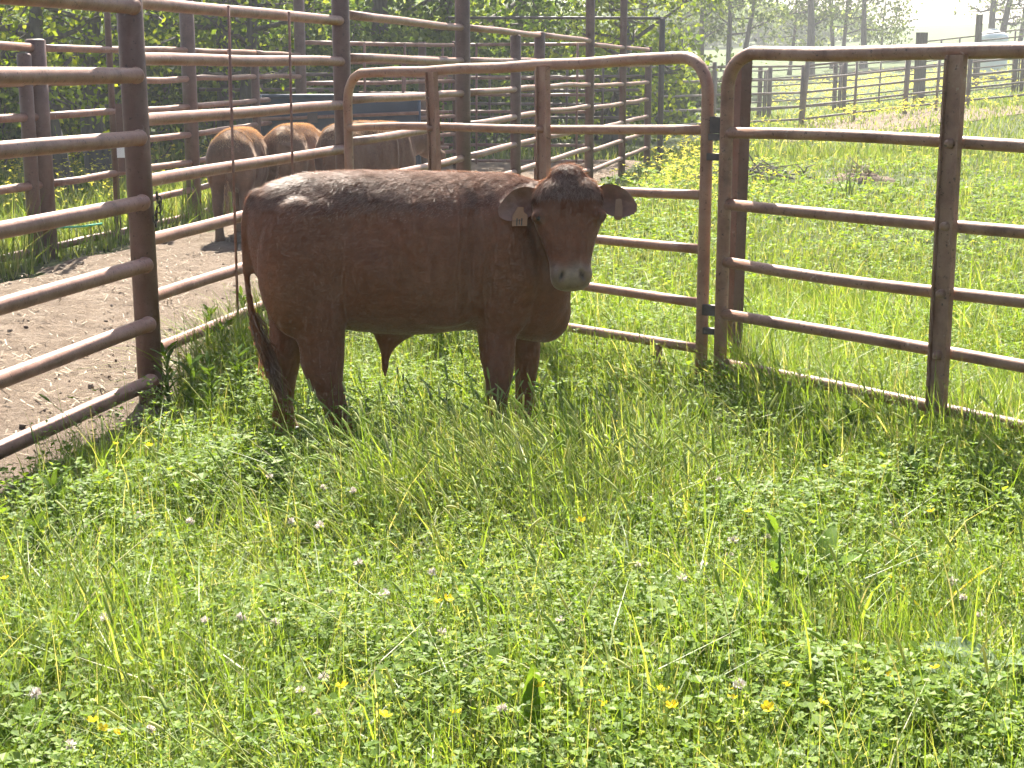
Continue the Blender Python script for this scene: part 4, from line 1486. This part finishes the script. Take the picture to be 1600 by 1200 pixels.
cl = thing('clover_flower', 'x', 'flower', (0, 0, 0), 'pale pink clover heads in the pen')
V, T = tube([(0, 0, -.26), (.004, 0, -.13), (0, 0, -.004)], .0016, 5)
put('stem', V, T, M['stem'], cl)
mb = MB()
for q in range(60):
    a_, b_ = random.random() * 6.28, math.acos(1 - 1.55 * random.random())
    d = np.array([math.sin(b_) * math.cos(a_), math.sin(b_) * math.sin(a_), math.cos(b_)])
    s = np.cross(d, [.3, .2, .9])
    s /= np.linalg.norm(s)
    p0 = d * .003
    e = d * random.uniform(.010, .014) + np.array([0, 0, .003])
    mb.add([p0 - s * .001, p0 + s * .001, e + s * .0018, e - s * .0018, e + d * .003], [[0, 1, 2], [0, 2, 3], [3, 2, 4]])
mb.build('flower_head', M['petal_pink'], cl, False)
bc = thing('buttercup', 'x', 'flower', (0, 0, 0), 'yellow buttercups in the pen')
V, T = tube([(0, 0, -.28), (.003, .003, -.14), (0, 0, -.002)], .0013, 5)
put('stem', V, T, M['stem'], bc)
for q in range(5):
    a_ = q * 1.2566
    d = np.array([math.cos(a_), math.sin(a_), .5])
    s = np.array([-math.sin(a_), math.cos(a_), 0])
    put('petal', [d * .002, d * .009 + s * .0065, d * .0145 + s * .004 + Z_ * .003, d * .0145 - s * .004 + Z_ * .003, d * .009 - s * .0065],
        [[0, 1, 2], [0, 2, 3], [0, 3, 4]], M['petal_yellow'], bc, False)
V, T = ball((0, 0, .003), .0035, 7, 4)
put('centre', V, T, M['petal_yellow'], bc)
CLV = [(218, 806), (297, 817), (421, 745), (505, 763), (552, 768), (455, 815), (500, 822), (1123, 750), (1016, 782), (377, 967), (163, 967), (55, 1085), (470, 1080), (505, 1060), (495, 1115),
       (515, 925), (430, 975), (675, 895), (1200, 840), (1145, 845), (1140, 868), (1100, 882), (875, 970), (690, 990), (1505, 935), (1590, 1075), (935, 1145), (785, 1108), (730, 1040), (1155, 1072),
       (1392, 820), (1000, 885), (320, 970), (237, 1140), (110, 1165), (1490, 910), (1530, 960), (600, 930), (560, 880), (1065, 905)]
BTC = [(172, 750), (180, 694), (234, 697), (930, 714), (908, 815), (960, 660), (975, 682), (700, 937), (683, 942), (840, 1073), (940, 1103), (1035, 1080), (1050, 1105), (1148, 1078), (1145, 1092), (1225, 1072),
       (1285, 1100), (1200, 1107), (145, 1128), (160, 1140), (186, 1146), (535, 1075), (600, 1120), (710, 1115), (1290, 730), (1335, 757), (1455, 800), (1170, 800), (850, 718), (1462, 1045), (1478, 1083), (1388, 1058), (8, 905)]
for proto, lst, kind in ((cl, CLV, 'pale pink clover flower'), (bc, BTC, 'yellow buttercup')):
    for n_, (px, py) in enumerate(lst):
        o = proto if n_ == 0 else copy_tree(proto)
        z = .23 + .03 * ((n_ * 7) % 5 - 2) / 2
        x, y = on_ground(px, py, z)
        o.location = (x, y, z)
        o.rotation_euler = (random.gauss(0, .25), random.gauss(0, .25), random.random() * 6)
        sc_ = random.uniform(.75, 1.1)
        o.scale = (sc_, sc_, sc_)
        o['label'] = flower_label(kind, px, py)
    bins = {}
    for (px, py) in lst:
        bins.setdefault(flower_label(kind, px, py), []).append(px)
    for n_, (px, py) in enumerate(lst):
        lb = flower_label(kind, px, py)
        if len(bins[lb]) > 1:
            k = sorted(bins[lb]).index(px)
            o = [q for q in COL.objects if q.name == (proto.name if n_ == 0 else '%s.%03d' % (proto.name, n_))][0]
            o['label'] = lb + ', ' + (('leftmost there' if k == 0 else 'rightmost there') if k in (0, len(bins[lb]) - 1) else ['', 'second', 'third', 'fourth', 'fifth', 'sixth', 'seventh', 'eighth'][k] + ' from the left there')


def leaf_mesh(L, W, lobes=0, bend=.25, n=12, fold=.18):
    """leaf along +x from the origin, arching down"""
    V, T = [], []
    for a in range(n + 1):
        t = a / n
        w = W * (math.sin(math.pi * min(1, t * .93 + .05)) ** .8)
        if lobes:
            w *= .55 + .5 * abs(math.sin(t * lobes * math.pi))
        z = bend * L * (1.1 * t - 1.5 * t * t)
        wv = .10 * W * math.sin(t * 17) + .06 * W * math.sin(t * 29 + 1)
        V += [(L * t, -w, z + fold * w + wv), (L * t, 0, z), (L * t, w * (1 + .1 * math.sin(t * 23)), z + fold * w - wv)]
    for a in range(n):
        i = 3 * a
        T += [[i, i + 3, i + 4], [i, i + 4, i + 1], [i + 1, i + 4, i + 5], [i + 1, i + 5, i + 2]]
    return np.array(V), np.array(T)


def weed(name, label, px, py, nleaf, L, W, mat, lobes=0, up=.5, h=.0, spread=6.28, a0=0., bend=.3, stem_h=0.):
    x, y = on_ground(px, py, .12)
    z = hz(x, y)
    root = thing(name, label, 'weed', (x, y, z))
    for q in range(nleaf):
        V, T = leaf_mesh(L * random.uniform(.75, 1.2), W * random.uniform(.8, 1.2), lobes, bend)
        a_ = a0 + spread * q / max(nleaf, 1) + random.uniform(-.3, .3)
        R = (Matrix.Rotation(a_, 3, 'Z') @ Matrix.Rotation(-up * random.uniform(.7, 1.3), 3, 'Y') @ Matrix.Rotation(random.uniform(-.5, .5), 3, 'X'))
        V = V @ np.array(R).T
        V = V + np.array([x, y, z + h + (stem_h * (q + 1) / nleaf if stem_h else random.uniform(0, .06))])
        put('leaf', V, T, mat, root)
    if stem_h or h:
        V, T = tube(line((x, y, z - .02), (x + .01, y, z + h + stem_h), 4, .01), [.006, .0055, .005, .003], 6)
        put('stem', V, T, M['stem'], root)
    return root


weed('thistle_plant', 'broad lobed grey-green thistle leaves at the lower right corner', 1560, 1090, 9, .20, .042, M['weed_grey'], 5, .55, .10)
weed('lobed_weed', 'bright green lobed weed leaves right of the bottom centre', 1500, 1130, 7, .17, .038, M['weed'], 4, .7, .08)
weed('lobed_weed', 'low lobed bright weed with spreading leaves at the lower right', 1440, 1190, 6, .16, .034, M['weed'], 4, .6, .06)
weed('dock_plant', 'single upright glossy dock leaf low in the bottom centre', 832, 1150, 3, .22, .028, M['weed'], 0, 1.25, .02, bend=.12)
weed('dock_plant', 'broad arching yellow-green dock leaves right of the centre grass', 1270, 925, 6, .22, .034, M['weed'], 0, .7, .10)
weed('dock_plant', 'upright yellowing dock leaf in the right-hand grass', 1455, 960, 2, .20, .028, M['weed_yellow'], 0, 1.15, .05, bend=.12)
weed('dock_plant', 'dark green pointed dock leaves at the bottom left corner', 10, 1165, 4, .22, .032, M['weed'], 0, 1.0, .05)
weed('dock_plant', 'dark narrow dock leaves below the middle of the pen', 725, 950, 4, .17, .02, M['weed'], 0, 1.1, .05)
weed('tall_weed', 'tall leafy weed stem standing alone right of centre', 1207, 985, 12, .07, .012, M['weed'], 0, .8, .05, 18., 0., .2, .34)
weed('leafy_weed', 'leafy upright weed under the brown gate\'s lower rail', 1330, 700, 14, .10, .012, M['weed_dark'], 0, .9, .05, 20., 0., .2, .22)
weed('leafy_weed', 'leafy upright weed at the foot of the gate latch', 1190, 690, 12, .09, .011, M['weed_dark'], 0, .9, .05, 20., 0., .2, .2)
weed('leafy_weed', 'dark leafy weed beside the thick near post', 300, 640, 16, .10, .012, M['weed_dark'], 0, .9, .06, 20., 0., .2, .26)
weed('leafy_weed', 'dark leafy weed along the left fence behind the bull\'s tail', 350, 570, 16, .09, .011, M['weed_dark'], 0, .9, .06, 20., 0., .2, .26)
for n_, (px, py, lb) in enumerate([(262, 625, 'tall dark leafy weed hard against the thick near post'), (330, 655, 'spreading leafy weed in front of the fence right of the near post'), (375, 620, 'tall leafy weed left of the bull\'s hind legs'),
                                   (330, 545, 'leafy weed under the second panel\'s lowest rail'), (380, 520, 'leafy weed behind the tip of the bull\'s tail'), (60, 880, 'dark leafy weed at the left picture edge below the dirt'),
                                   (1290, 735, 'leafy weed in the shade before the brown gate, left one'), (1420, 770, 'leafy weed in the shade before the brown gate, middle one'), (1540, 800, 'leafy weed in the shade before the brown gate, right one'),
                                   (1100, 690, 'leafy weed below the right end of the tan gate')]):
    weed('leafy_weed', lb, px, py, 30, .085, .010, M['weed_dark'], 0, .8, .04, 40., n_, .2, .30 if n_ < 5 else .2)
weed('leafy_weed', 'bushy weed in the grass edge at the left below the dirt', 90, 830, 16, .09, .011, M['weed_dark'], 0, .9, .06, 20., 0., .2, .22)


# ------------------------------------------------------------------ things in the field
def twigs(mb, c, n, L, r, flat=.35):
    for q in range(n):
        a_ = random.random() * 6.28
        d = np.array([math.cos(a_), math.sin(a_), random.gauss(.1, flat)])
        p0 = np.array(c) + np.array([random.gauss(0, L * .45), random.gauss(0, L * .3), abs(random.gauss(0, .06))])
        p1 = p0 + d * L * random.uniform(.3, 1)
        m_ = (p0 + p1) / 2 + RNG.normal(0, L * .05, 3)
        mb.add(*tube([p0, m_, p1], [r, r * .7, r * .3], 5))


x, y = on_ground(1185, 284)
bp = thing('brush_pile', 'pile of dead grey branches in the pasture behind the brown gate', 'brush', (x, y, 0))
for q in range(70):
    mb = MB()
    twigs(mb, (x, y, .04), 1, .75, .014)
    mb.build('branch', M['twig'], bp)
x, y = on_ground(1345, 286)
mnd = thing('dirt_mound', 'low mound of dry dirt and dead stalks in the pasture', 'mound', (x, y, 0))
V, T = ball((x, y, -.06), (.55, .38, .19), 22, 12)
V += RNG.normal(0, .014, V.shape)
put('heap', V, T, M['dirt'], mnd)
mb = MB()
twigs(mb, (x - .05, y - .1, .12), 60, .3, .006, .5)
mb.build('stalks', M['straw'], mnd)['kind'] = 'stuff'
x, y = on_ground(1322, 322)
tw = thing('dead_weed', 'tall dry weed stalks standing before the dirt mound', 'weed', (x, y, 0))
for q in range(7):
    x1 = x + random.gauss(0, .10)
    V, T = tube(line((x1, y, 0), (x1 + random.gauss(0, .10), y + random.gauss(0, .05), random.uniform(.35, .62)), 4, .02), [.007, .006, .005, .003], 5)
    put('stalk', V, T, M['stem'], tw)


# far field fences
def field_panel(p, q, heights, r, mat, label, nup=1, group=None):
    root = panel('field_fence_panel', p, q, heights, r, mat, label, n=6, seg=3, wob=.01, group=group)
    p, q = np.array(p), np.array(q)
    d = (q - p) / np.linalg.norm(q - p)
    for s in np.linspace(0, 1, nup + 2):
        c_ = p + (q - p) * min(max(s, .012), .988)
        z = hz(*p) + (hz(*q) - hz(*p)) * s
        V, T = tube([(c_[0], c_[1] - .03, z), (c_[0] + .02, c_[1] - .03, z + max(heights) + .03)], r * 1.15, 6)
        put('upright', V, T, mat, root)
    return root


HF = [1.62, 1.27, .92, .56, .22]
FPX = [(900, 34.), (1000, 37.), (1115, 40.), (1253, 42.), (1415, 44.), (1512, 44.5), (1660, 44.8), (1800, 45.)]
FP = [(x_at(px, Y, 1.0), Y) for px, Y in FPX]
fl = ['five-rail field panel behind the far end of the pen fence', 'five-rail field panel seen through the tan gate\'s corner', 'five-rail field panel seen between the two gates', 'five-rail field panel left part, seen through the brown gate',
      'long five-rail field panel in the middle of the brown gate\'s view', 'five-rail field panel behind the brown gate\'s brace', 'five-rail field panel at the right edge of the picture']
for k in range(7):
    if k == 5 or k == 4 or k < 4 or k == 6:
        field_panel(FP[k], FP[k + 1], HF, .033, M['pipe_grey'], fl[k] if k < 7 else '', 1 if k in (4, 3) else 0)
pl = ['far grey post behind the end of the pen fence', 'far grey post seen through the tan gate\'s right corner', 'far grey post between the gates', 'leaning dark grey post in the field fence, left of centre in the brown gate', 'leaning grey post beside the thick wooden post', 'far grey post right of the brown gate\'s brace', 'far grey post beyond the right picture edge']
for k in range(7):
    x, y = FP[k]
    post('field_post', x, y - .06, 1.74 if k != 3 else 1.8, .07 if k == 3 else .055, M['pipe_grey'], pl[k], lean=(.12 if k == 3 else .05 if k == 4 else 0, 0), n=8)
H6 = [1.5, 1.25, 1.0, .75, .5, .25]
SPX = [(930, 47.), (1060, 49.), (1195, 51.), (1312, 52.), (1434, 53.), (1588, 54.), (1720, 55.)]
SP = [(x_at(px, Y, 1.0), Y) for px, Y in SPX]
sl = ['six-rail rear field panel, far left', 'six-rail rear field panel left of the double grey posts', 'six-rail rear field panel between the double grey posts', 'six-rail rear field panel left of the thick wooden post', 'six-rail rear field panel right of the thick wooden post', 'six-rail rear field panel at the right picture edge']
for k in range(6):
    field_panel(SP[k], SP[k + 1], H6, .026, M['pipe_grey'], sl[k], 1)
pn = ['far left rear post', 'rear post left of the first double post', 'first', 'second', 'wood', 'right']
post('field_post', SP[0][0], SP[0][1], 1.6, .06, M['pipe_grey'], 'rear grey post at the left end of the back field fence', n=8)
post('field_post', SP[1][0], SP[1][1], 1.6, .06, M['pipe_grey'], 'rear grey post seen above the tan gate\'s corner', n=8)
for k, nm in ((2, 'left'), (3, 'right')):
    for e, w_ in ((-.16, 'left'), (.16, 'right')):
        post('field_post', SP[k][0] + e, SP[k][1], 1.62, .075, M['pipe_far'], '%s post of the %s pair of rear grey posts behind the brown gate' % (w_, nm), n=8)
post('wooden_post', SP[4][0], SP[4][1] - .2, 2.35, .15, M['wood'], 'thick weathered wooden post in the rear field fence', sq=True)
for e, w_ in ((-.1, 'left'), (.18, 'right')):
    post('field_post', SP[5][0] + e, SP[5][1], 1.75, .07, M['pipe_far'], '%s post of the grey pair at the right picture edge' % w_, n=8)
# fence higher on the slope beside the tank
up = [(x_at(1440, 60, 2), 60.), (x_at(1525, 61, 2), 61.), (x_at(1640, 62, 2), 62.)]
field_panel(up[0], up[1], [1.95, 1.7, 1.45, 1.2], .03, M['pipe_far'], 'dark pipe panel on the slope left of the white tank', 2)
field_panel(up[1], up[2], [2.0, 1.75, 1.5, 1.2], .03, M['pipe_far'], 'dark pipe panel on the slope in front of the white tank', 1)
post('wooden_post', up[1][0], up[1][1] - .15, 2.75, .10, M['wood'], 'tall dark post standing left of the white tank', sq=True)

# white tank
tY = 66.
tx = x_at(1552, tY, 3)
tz = hz(tx, tY)
tk = thing('white_tank', 'white round-topped poly tank on the slope at the upper right', 'tank', (tx, tY, tz))
prof = [(.60, 0), (.63, .1), (.63, .95), (.60, 1.02), (.63, 1.08), (.63, 1.68), (.58, 1.80), (.44, 1.90), (.22, 1.97), (.2, 1.97), (.2, 2.03), (0.01, 2.04)]
th = np.linspace(0, 2 * np.pi, 24, endpoint=False)
V, T = tube([(tx, tY, tz + z_) for r_, z_ in prof[:9]], [r_ for r_, z_ in prof[:9]], 24)
put('shell', V, T, M['white'], tk)
V, T = tube([(tx, tY, tz + 1.95), (tx, tY, tz + 2.04)], .2, 14)
put('lid', V, T, M['white'], tk)


# ------------------------------------------------------------------ trees
def tree(name, label, X, Y, height, crown_r, nleaf, leaf, mat, crown0=.25, trunk_r=.18, nlimb=14, lean=0., clump=.55, seed=1, group=None, two=False, low=0.0, sub=4):
    rg = np.random.default_rng(seed)
    z = hz(X, Y)
    root = thing(name, label, 'tree', (X, Y, z), group)
    mb = MB()
    ends = []
    trunks = [(0., lean)] if not two else [(-.25, lean - .06), (.25, lean + .10)]
    for (dx, ln) in trunks:
        n_ = 9
        t = np.linspace(0, 1, n_)
        P = np.stack([X + dx + ln * height * t ** 1.3 + .12 * np.sin(t * 5 + seed), Y + .10 * np.sin(t * 4 + seed * 2), z - .2 + (height * .93 + .2) * t], -1)
        r_ = trunk_r * (1 - .86 * t ** .9)
        r_[0] *= 1.35
        mb.add(*tube(P, r_, 8))
        for q in range(nlimb):
            f = crown0 + (1 - crown0) * (q + rg.random()) / nlimb
            i0 = min(int(f * (n_ - 1)), n_ - 2)
            b0 = P[i0] + (P[i0 + 1] - P[i0]) * (f * (n_ - 1) - i0)
            a_ = q * 2.4 + rg.normal(0, .4)
            reach = crown_r * (math.sin(math.pi * (.18 + .78 * (f - crown0) / (1 - crown0))) ** .7) * rg.uniform(.7, 1.15)
            rise = rg.uniform(.05, .75) - low * (1 - f)
            e = b0 + np.array([math.cos(a_) * reach, math.sin(a_) * reach, reach * rise])
            m_ = (b0 + e) / 2 + np.array([0, 0, -.06 * reach]) + rg.normal(0, .05 * reach, 3)
            lr = max(.012, trunk_r * .42 * (1 - .7 * f))
            mb.add(*tube([b0, m_, e], [lr, lr * .65, lr * .3], 6))
            ends += [m_ * .4 + e * .6, e]
            for s in range(sub):
                b1 = m_ + (e - m_) * rg.random()
                e1 = b1 + rg.normal(0, 1, 3) * np.array([1, 1, .6]) * reach * .32 + np.array([0, 0, .1 * reach])
                mb.add(*tube([b1, (b1 + e1) / 2 + rg.normal(0, .03, 3), e1], [lr * .4, lr * .25, lr * .12], 4))
                ends += [e1, (b1 + e1) / 2]
    mb.build('trunk', M['bark'], root)
    E = np.array(ends)
    idx = rg.integers(0, len(E), nleaf)
    c = E[idx] + rg.normal(0, clump * .5, (nleaf, 3)) * np.array([1, 1, .75])
    c[:, 2] = np.maximum(c[:, 2], z + .1)
    d = rg.normal(0, 1, (nleaf, 3))
    d[:, 2] -= .4
    d /= np.linalg.norm(d, axis=1)[:, None]
    s = np.cross(d, rg.normal(0, 1, (nleaf, 3)))
    s /= np.linalg.norm(s, axis=1)[:, None] + 1e-9
    L_ = leaf * rg.uniform(.6, 1.35, nleaf)[:, None]
    Vq = np.stack([c, c + d * L_ * .5 + s * L_ * .32, c + d * L_, c + d * L_ * .5 - s * L_ * .32], 1).reshape(-1, 3)
    T = (np.array([[0, 1, 2], [0, 2, 3]])[None] + (np.arange(nleaf) * 4)[:, None, None]).reshape(-1, 3)
    cr = put('crown', Vq, T, mat, root, False)
    cr['kind'] = 'stuff'
    return root


G1 = 'trees behind the alley and pens'
for k, (px, Y, h, cr, nl, lf, mt, c0, low, lb) in enumerate([
    (-60, 27.5, 8.5, 4.2, 11000, .17, 'leaf_dark', .08, .9, 'dark leafy tree at the far left edge'),
    (95, 29.0, 9, 4.0, 11000, .16, 'leaf_mid', .10, .9, 'bright yellow-green leafed tree above the nearest left panel'),
    (262, 31.0, 10, 4.2, 9500, .16, 'leaf_dark', .16, .7, 'tree with a dark straight trunk right of the thick near post'),
    (362, 28.5, 9.5, 3.8, 7500, .15, 'leaf_mid', .20, .6, 'tree with a forked dark trunk above the leftmost cow'),
    (470, 33.0, 10, 4.3, 10500, .17, 'leaf_dark', .12, .8, 'dense dark tree above the blue sheet gate'),
    (585, 30.0, 9, 3.9, 11500, .16, 'leaf_dark', .08, .9, 'dark shaded tree right of the tall post at the gate end'),
    (700, 34.0, 10, 4.2, 9500, .17, 'leaf_dark', .12, .8, 'dark tree behind the white board'),
    (815, 36.0, 9, 4.0, 10000, .17, 'leaf_mid', .08, .9, 'sunlit green tree behind the overhead bar'),
    (930, 41.0, 9, 3.4, 6500, .18, 'leaf_mid', .08, .9, 'light green tree right of the tall twin posts'),
    (1010, 54.0, 10, 3.4, 3600, .19, 'leaf_pale', .2, .5, 'pale leafy tree above the far end of the overhead bar'),
    (180, 40.0, 12, 5.0, 8000, .22, 'leaf_dark', .10, .8, 'tall dark tree in the second row at the left'),
    (420, 44.0, 12, 5.0, 8000, .22, 'leaf_mid', .10, .8, 'tall green tree in the second row above the cattle'),
    (640, 46.0, 12, 5.0, 8000, .22, 'leaf_dark', .10, .8, 'tall dark tree in the second row behind the gate end'),
    (70, 20.3, 3.6, 1.3, 2300, .115, 'leaf_bright', .35, .3, 'bright sunlit sapling between the pair of brown posts and the slim post'),  # bright saplings added for lit leaf highlights, sunlight in their leaf colour
    (150, 22.0, 3.4, 1.2, 1500, .11, 'leaf_bright', .4, .3, 'small bright sapling just left of the slim tall post'),
    (395, 24.5, 3.8, 1.0, 900, .11, 'leaf_bright', .4, .3, 'sunlit sapling above the light tan cow'),
    (965, 31.0, 3.4, 1.5, 2000, .14, 'leaf_bright', .2, .5, 'bright yellow-green sapling right of the twin tall posts'),
    (-250, 33.0, 10, 4.5, 7000, .2, 'leaf_dark', .10, .8, 'dark tree just outside the left edge'),
]):
    tree('leafy_tree', lb, x_at(px, Y), Y, h, cr, int(nl * 1.2), lf * .82, M[mt], c0, .2 + .02 * (k % 3), 15, 0.02 * ((k * 5) % 3 - 1), .62, 20 + k, G1, low=low)


def shrub(label, px, Y, h, r, n, lf, mat, seed):
    rg = np.random.default_rng(seed)
    X = x_at(px, Y)
    z = hz(X, Y)
    root = thing('shrub', label, 'shrub', (X, Y, z), 'shrubs under the trees')
    mb = MB()
    E = []
    for q in range(12):
        a_ = rg.random() * 6.28
        e = np.array([X + math.cos(a_) * r * rg.uniform(.2, 1), Y + math.sin(a_) * r * rg.uniform(.2, .8), z + h * rg.uniform(.3, 1)])
        mb.add(*tube([(X + rg.normal(0, .1), Y, z - .05), (np.array([X, Y, z]) + e) / 2 + rg.normal(0, .08, 3), e], [.022, .014, .006], 5))
        E += [e, (np.array([X, Y, z]) + e * 2) / 3]
    mb.build('stems', M['bark'], root)
    E = np.array(E)
    c = E[rg.integers(0, len(E), n)] + rg.normal(0, .24, (n, 3)) * np.array([1.2, 1, .9])
    c[:, 2] = np.maximum(c[:, 2], z + .03)
    d = rg.normal(0, 1, (n, 3))
    d /= np.linalg.norm(d, axis=1)[:, None]
    s = np.cross(d, rg.normal(0, 1, (n, 3)))
    s /= np.linalg.norm(s, axis=1)[:, None] + 1e-9
    L_ = lf * rg.uniform(.6, 1.3, n)[:, None]
    Vq = np.stack([c, c + d * L_ * .5 + s * L_ * .33, c + d * L_, c + d * L_ * .5 - s * L_ * .33], 1).reshape(-1, 3)
    T = (np.array([[0, 1, 2], [0, 2, 3]])[None] + (np.arange(n) * 4)[:, None, None]).reshape(-1, 3)
    o = put('foliage', Vq, T, mat, root, False)
    o['kind'] = 'stuff'


for k, (px, Y, h, r, n, mt, lb) in enumerate([
    (-20, 24.0, 2.2, 1.2, 3200, 'leaf_dark', 'dark shrub at the left edge behind the alley posts'),
    (120, 25.5, 2.4, 1.3, 3200, 'leaf_mid', 'green shrub left of the thick near post, under the trees'),
    (215, 26.0, 2.2, 1.2, 2600, 'leaf_dark', 'dark shrub behind the thick near post'),
    (330, 30.0, 1.9, 1.2, 2400, 'leaf_mid', 'bright shrub above the leftmost cow'),
    (455, 31.0, 1.7, 1.1, 2200, 'leaf_mid', 'light green shrub above the blue sheet gate'),
    (560, 28.5, 2.4, 1.3, 2800, 'leaf_dark', 'dark shrub beyond the tall post at the gate end'),
    (640, 29.5, 2.2, 1.2, 2600, 'leaf_mid', 'green shrub behind the cross fence post'),
    (760, 30.5, 2.2, 1.3, 2600, 'leaf_dark', 'dark green shrub right of the white board post'),
    (850, 32.5, 2.6, 1.4, 3000, 'leaf_mid', 'yellow-green shrub under the overhead bar'),
    (935, 35.0, 2.3, 1.3, 2600, 'leaf_mid', 'yellow-green shrub behind the twin tall posts'),
    (1020, 40.0, 2.2, 1.4, 2200, 'leaf_pale', 'pale shrub left of the gap between the gates'),
    (1075, 46.0, 1.8, 1.3, 1800, 'leaf_pale', 'pale shrub above the tan gate\'s right corner'),
]):
    shrub(lb, px, Y, h, r, n, .13 * Y / 28, M[mt], 300 + k)

G2 = 'open-crowned trees on the far slope'
for k, (px, Y, h, cr, nl, c0, tr, two, lb) in enumerate([
    (1101, 72., 9, 2.6, 2600, .22, .22, False, 'slim dark-trunked tree left of the gap between the gates'),
    (1152, 70., 9, 2.4, 2200, .25, .20, True, 'twin-trunked tree above the brown gate\'s left corner'),
    (1235, 88., 7, 2.4, 1300, .20, .16, False, 'small bare-branched tree left of the thick one'),
    (1264, 84., 10, 3.4, 3000, .22, .36, False, 'thick-trunked open tree above the middle of the brown gate'),
    (1305, 92., 9, 2.8, 2200, .2, .20, True, 'slender twin tree right of the thick-trunked one'),
    (1346, 90., 10, 3.4, 3000, .2, .28, False, 'spreading tree with branches reaching right over the hill line'),
    (1380, 98., 5, 2.0, 1600, .1, .14, False, 'low bushy tree at the right end of the far tree row'),
    (1557, 92., 9, 3.2, 1700, .2, .34, True, 'nearly bare tree behind the white tank'),
    (1592, 96., 9, 2.8, 1300, .2, .24, False, 'nearly bare tree at the upper right corner'),
    (1675, 95., 9, 3., 1300, .2, .24, False, 'bare tree beyond the right picture edge'),
    (1060, 80., 9, 3., 2600, .15, .2, False, 'pale leafy tree left of the slim dark-trunked one'),
]):
    tree('field_tree', lb, x_at(px, Y), Y, h, cr * .8, int(nl * .85), .22, M['leaf_pale'], c0 + .05, tr * .75, 13, 0.03 * ((k * 7) % 3 - 1), .8, 60 + k, G2, two=two, low=.2, sub=5)

# distant woods on the ridge (one mass)
mb = MB()
rg = np.random.default_rng(77)
cs = []
for q in range(150):
    Xw = rg.uniform(-45, 34)
    Yw = rg.uniform(150, 185) if Xw > -5 else rg.uniform(95, 150)
    hh = rg.uniform(3.5, 7) * (1 - .45 * sstep(15, 34, Xw))
    cs.append((Xw, Yw, hz(Xw, Yw), hh))
cs = np.array(cs)
n_ = 42000
i0 = rg.integers(0, len(cs), n_)
u = rg.normal(0, 1, (n_, 3))
u /= np.linalg.norm(u, axis=1)[:, None]
u *= (rg.random(n_) ** .4)[:, None]
c = cs[i0, :3] + u * np.stack([cs[i0, 3] * .55, cs[i0, 3] * .55, cs[i0, 3] * .5], -1) + np.stack([np.zeros(n_), np.zeros(n_), cs[i0, 3] * .5], -1)
d = rg.normal(0, 1, (n_, 3))
d /= np.linalg.norm(d, axis=1)[:, None]
s = np.cross(d, rg.normal(0, 1, (n_, 3)))
s /= np.linalg.norm(s, axis=1)[:, None]
L_ = .6 * rg.uniform(.6, 1.3, n_)[:, None]
Vq = np.stack([c, c + d * L_ * .5 + s * L_ * .4, c + d * L_, c + d * L_ * .5 - s * L_ * .4], 1).reshape(-1, 3)
T = (np.array([[0, 1, 2], [0, 2, 3]])[None] + (np.arange(n_) * 4)[:, None, None]).reshape(-1, 3)
tag(put('distant_woods', Vq, T, M['leaf_mid'], None, False), 'far-off wooded ridge on the skyline', 'woods', kind='stuff')


# ------------------------------------------------------------------ summer haze in the air (closed box round everything)
hv, ht = box((0, 222, 7.5), 520, 476, 32)
hzo = put('haze', hv, ht, None, None, False)
m, nt, out = new_mat('haze_air')
pv = nt.nodes.new('ShaderNodeVolumePrincipled')
pv.inputs['Color'].default_value = (.93, .95, 1.0, 1)
pv.inputs['Density'].default_value = .0010
pv.inputs['Anisotropy'].default_value = .35
nt.links.new(pv.outputs[0], out.inputs['Volume'])
hzo.data.materials.append(m)
tag(hzo, 'thin bright summer haze in the air', 'haze', kind='stuff')
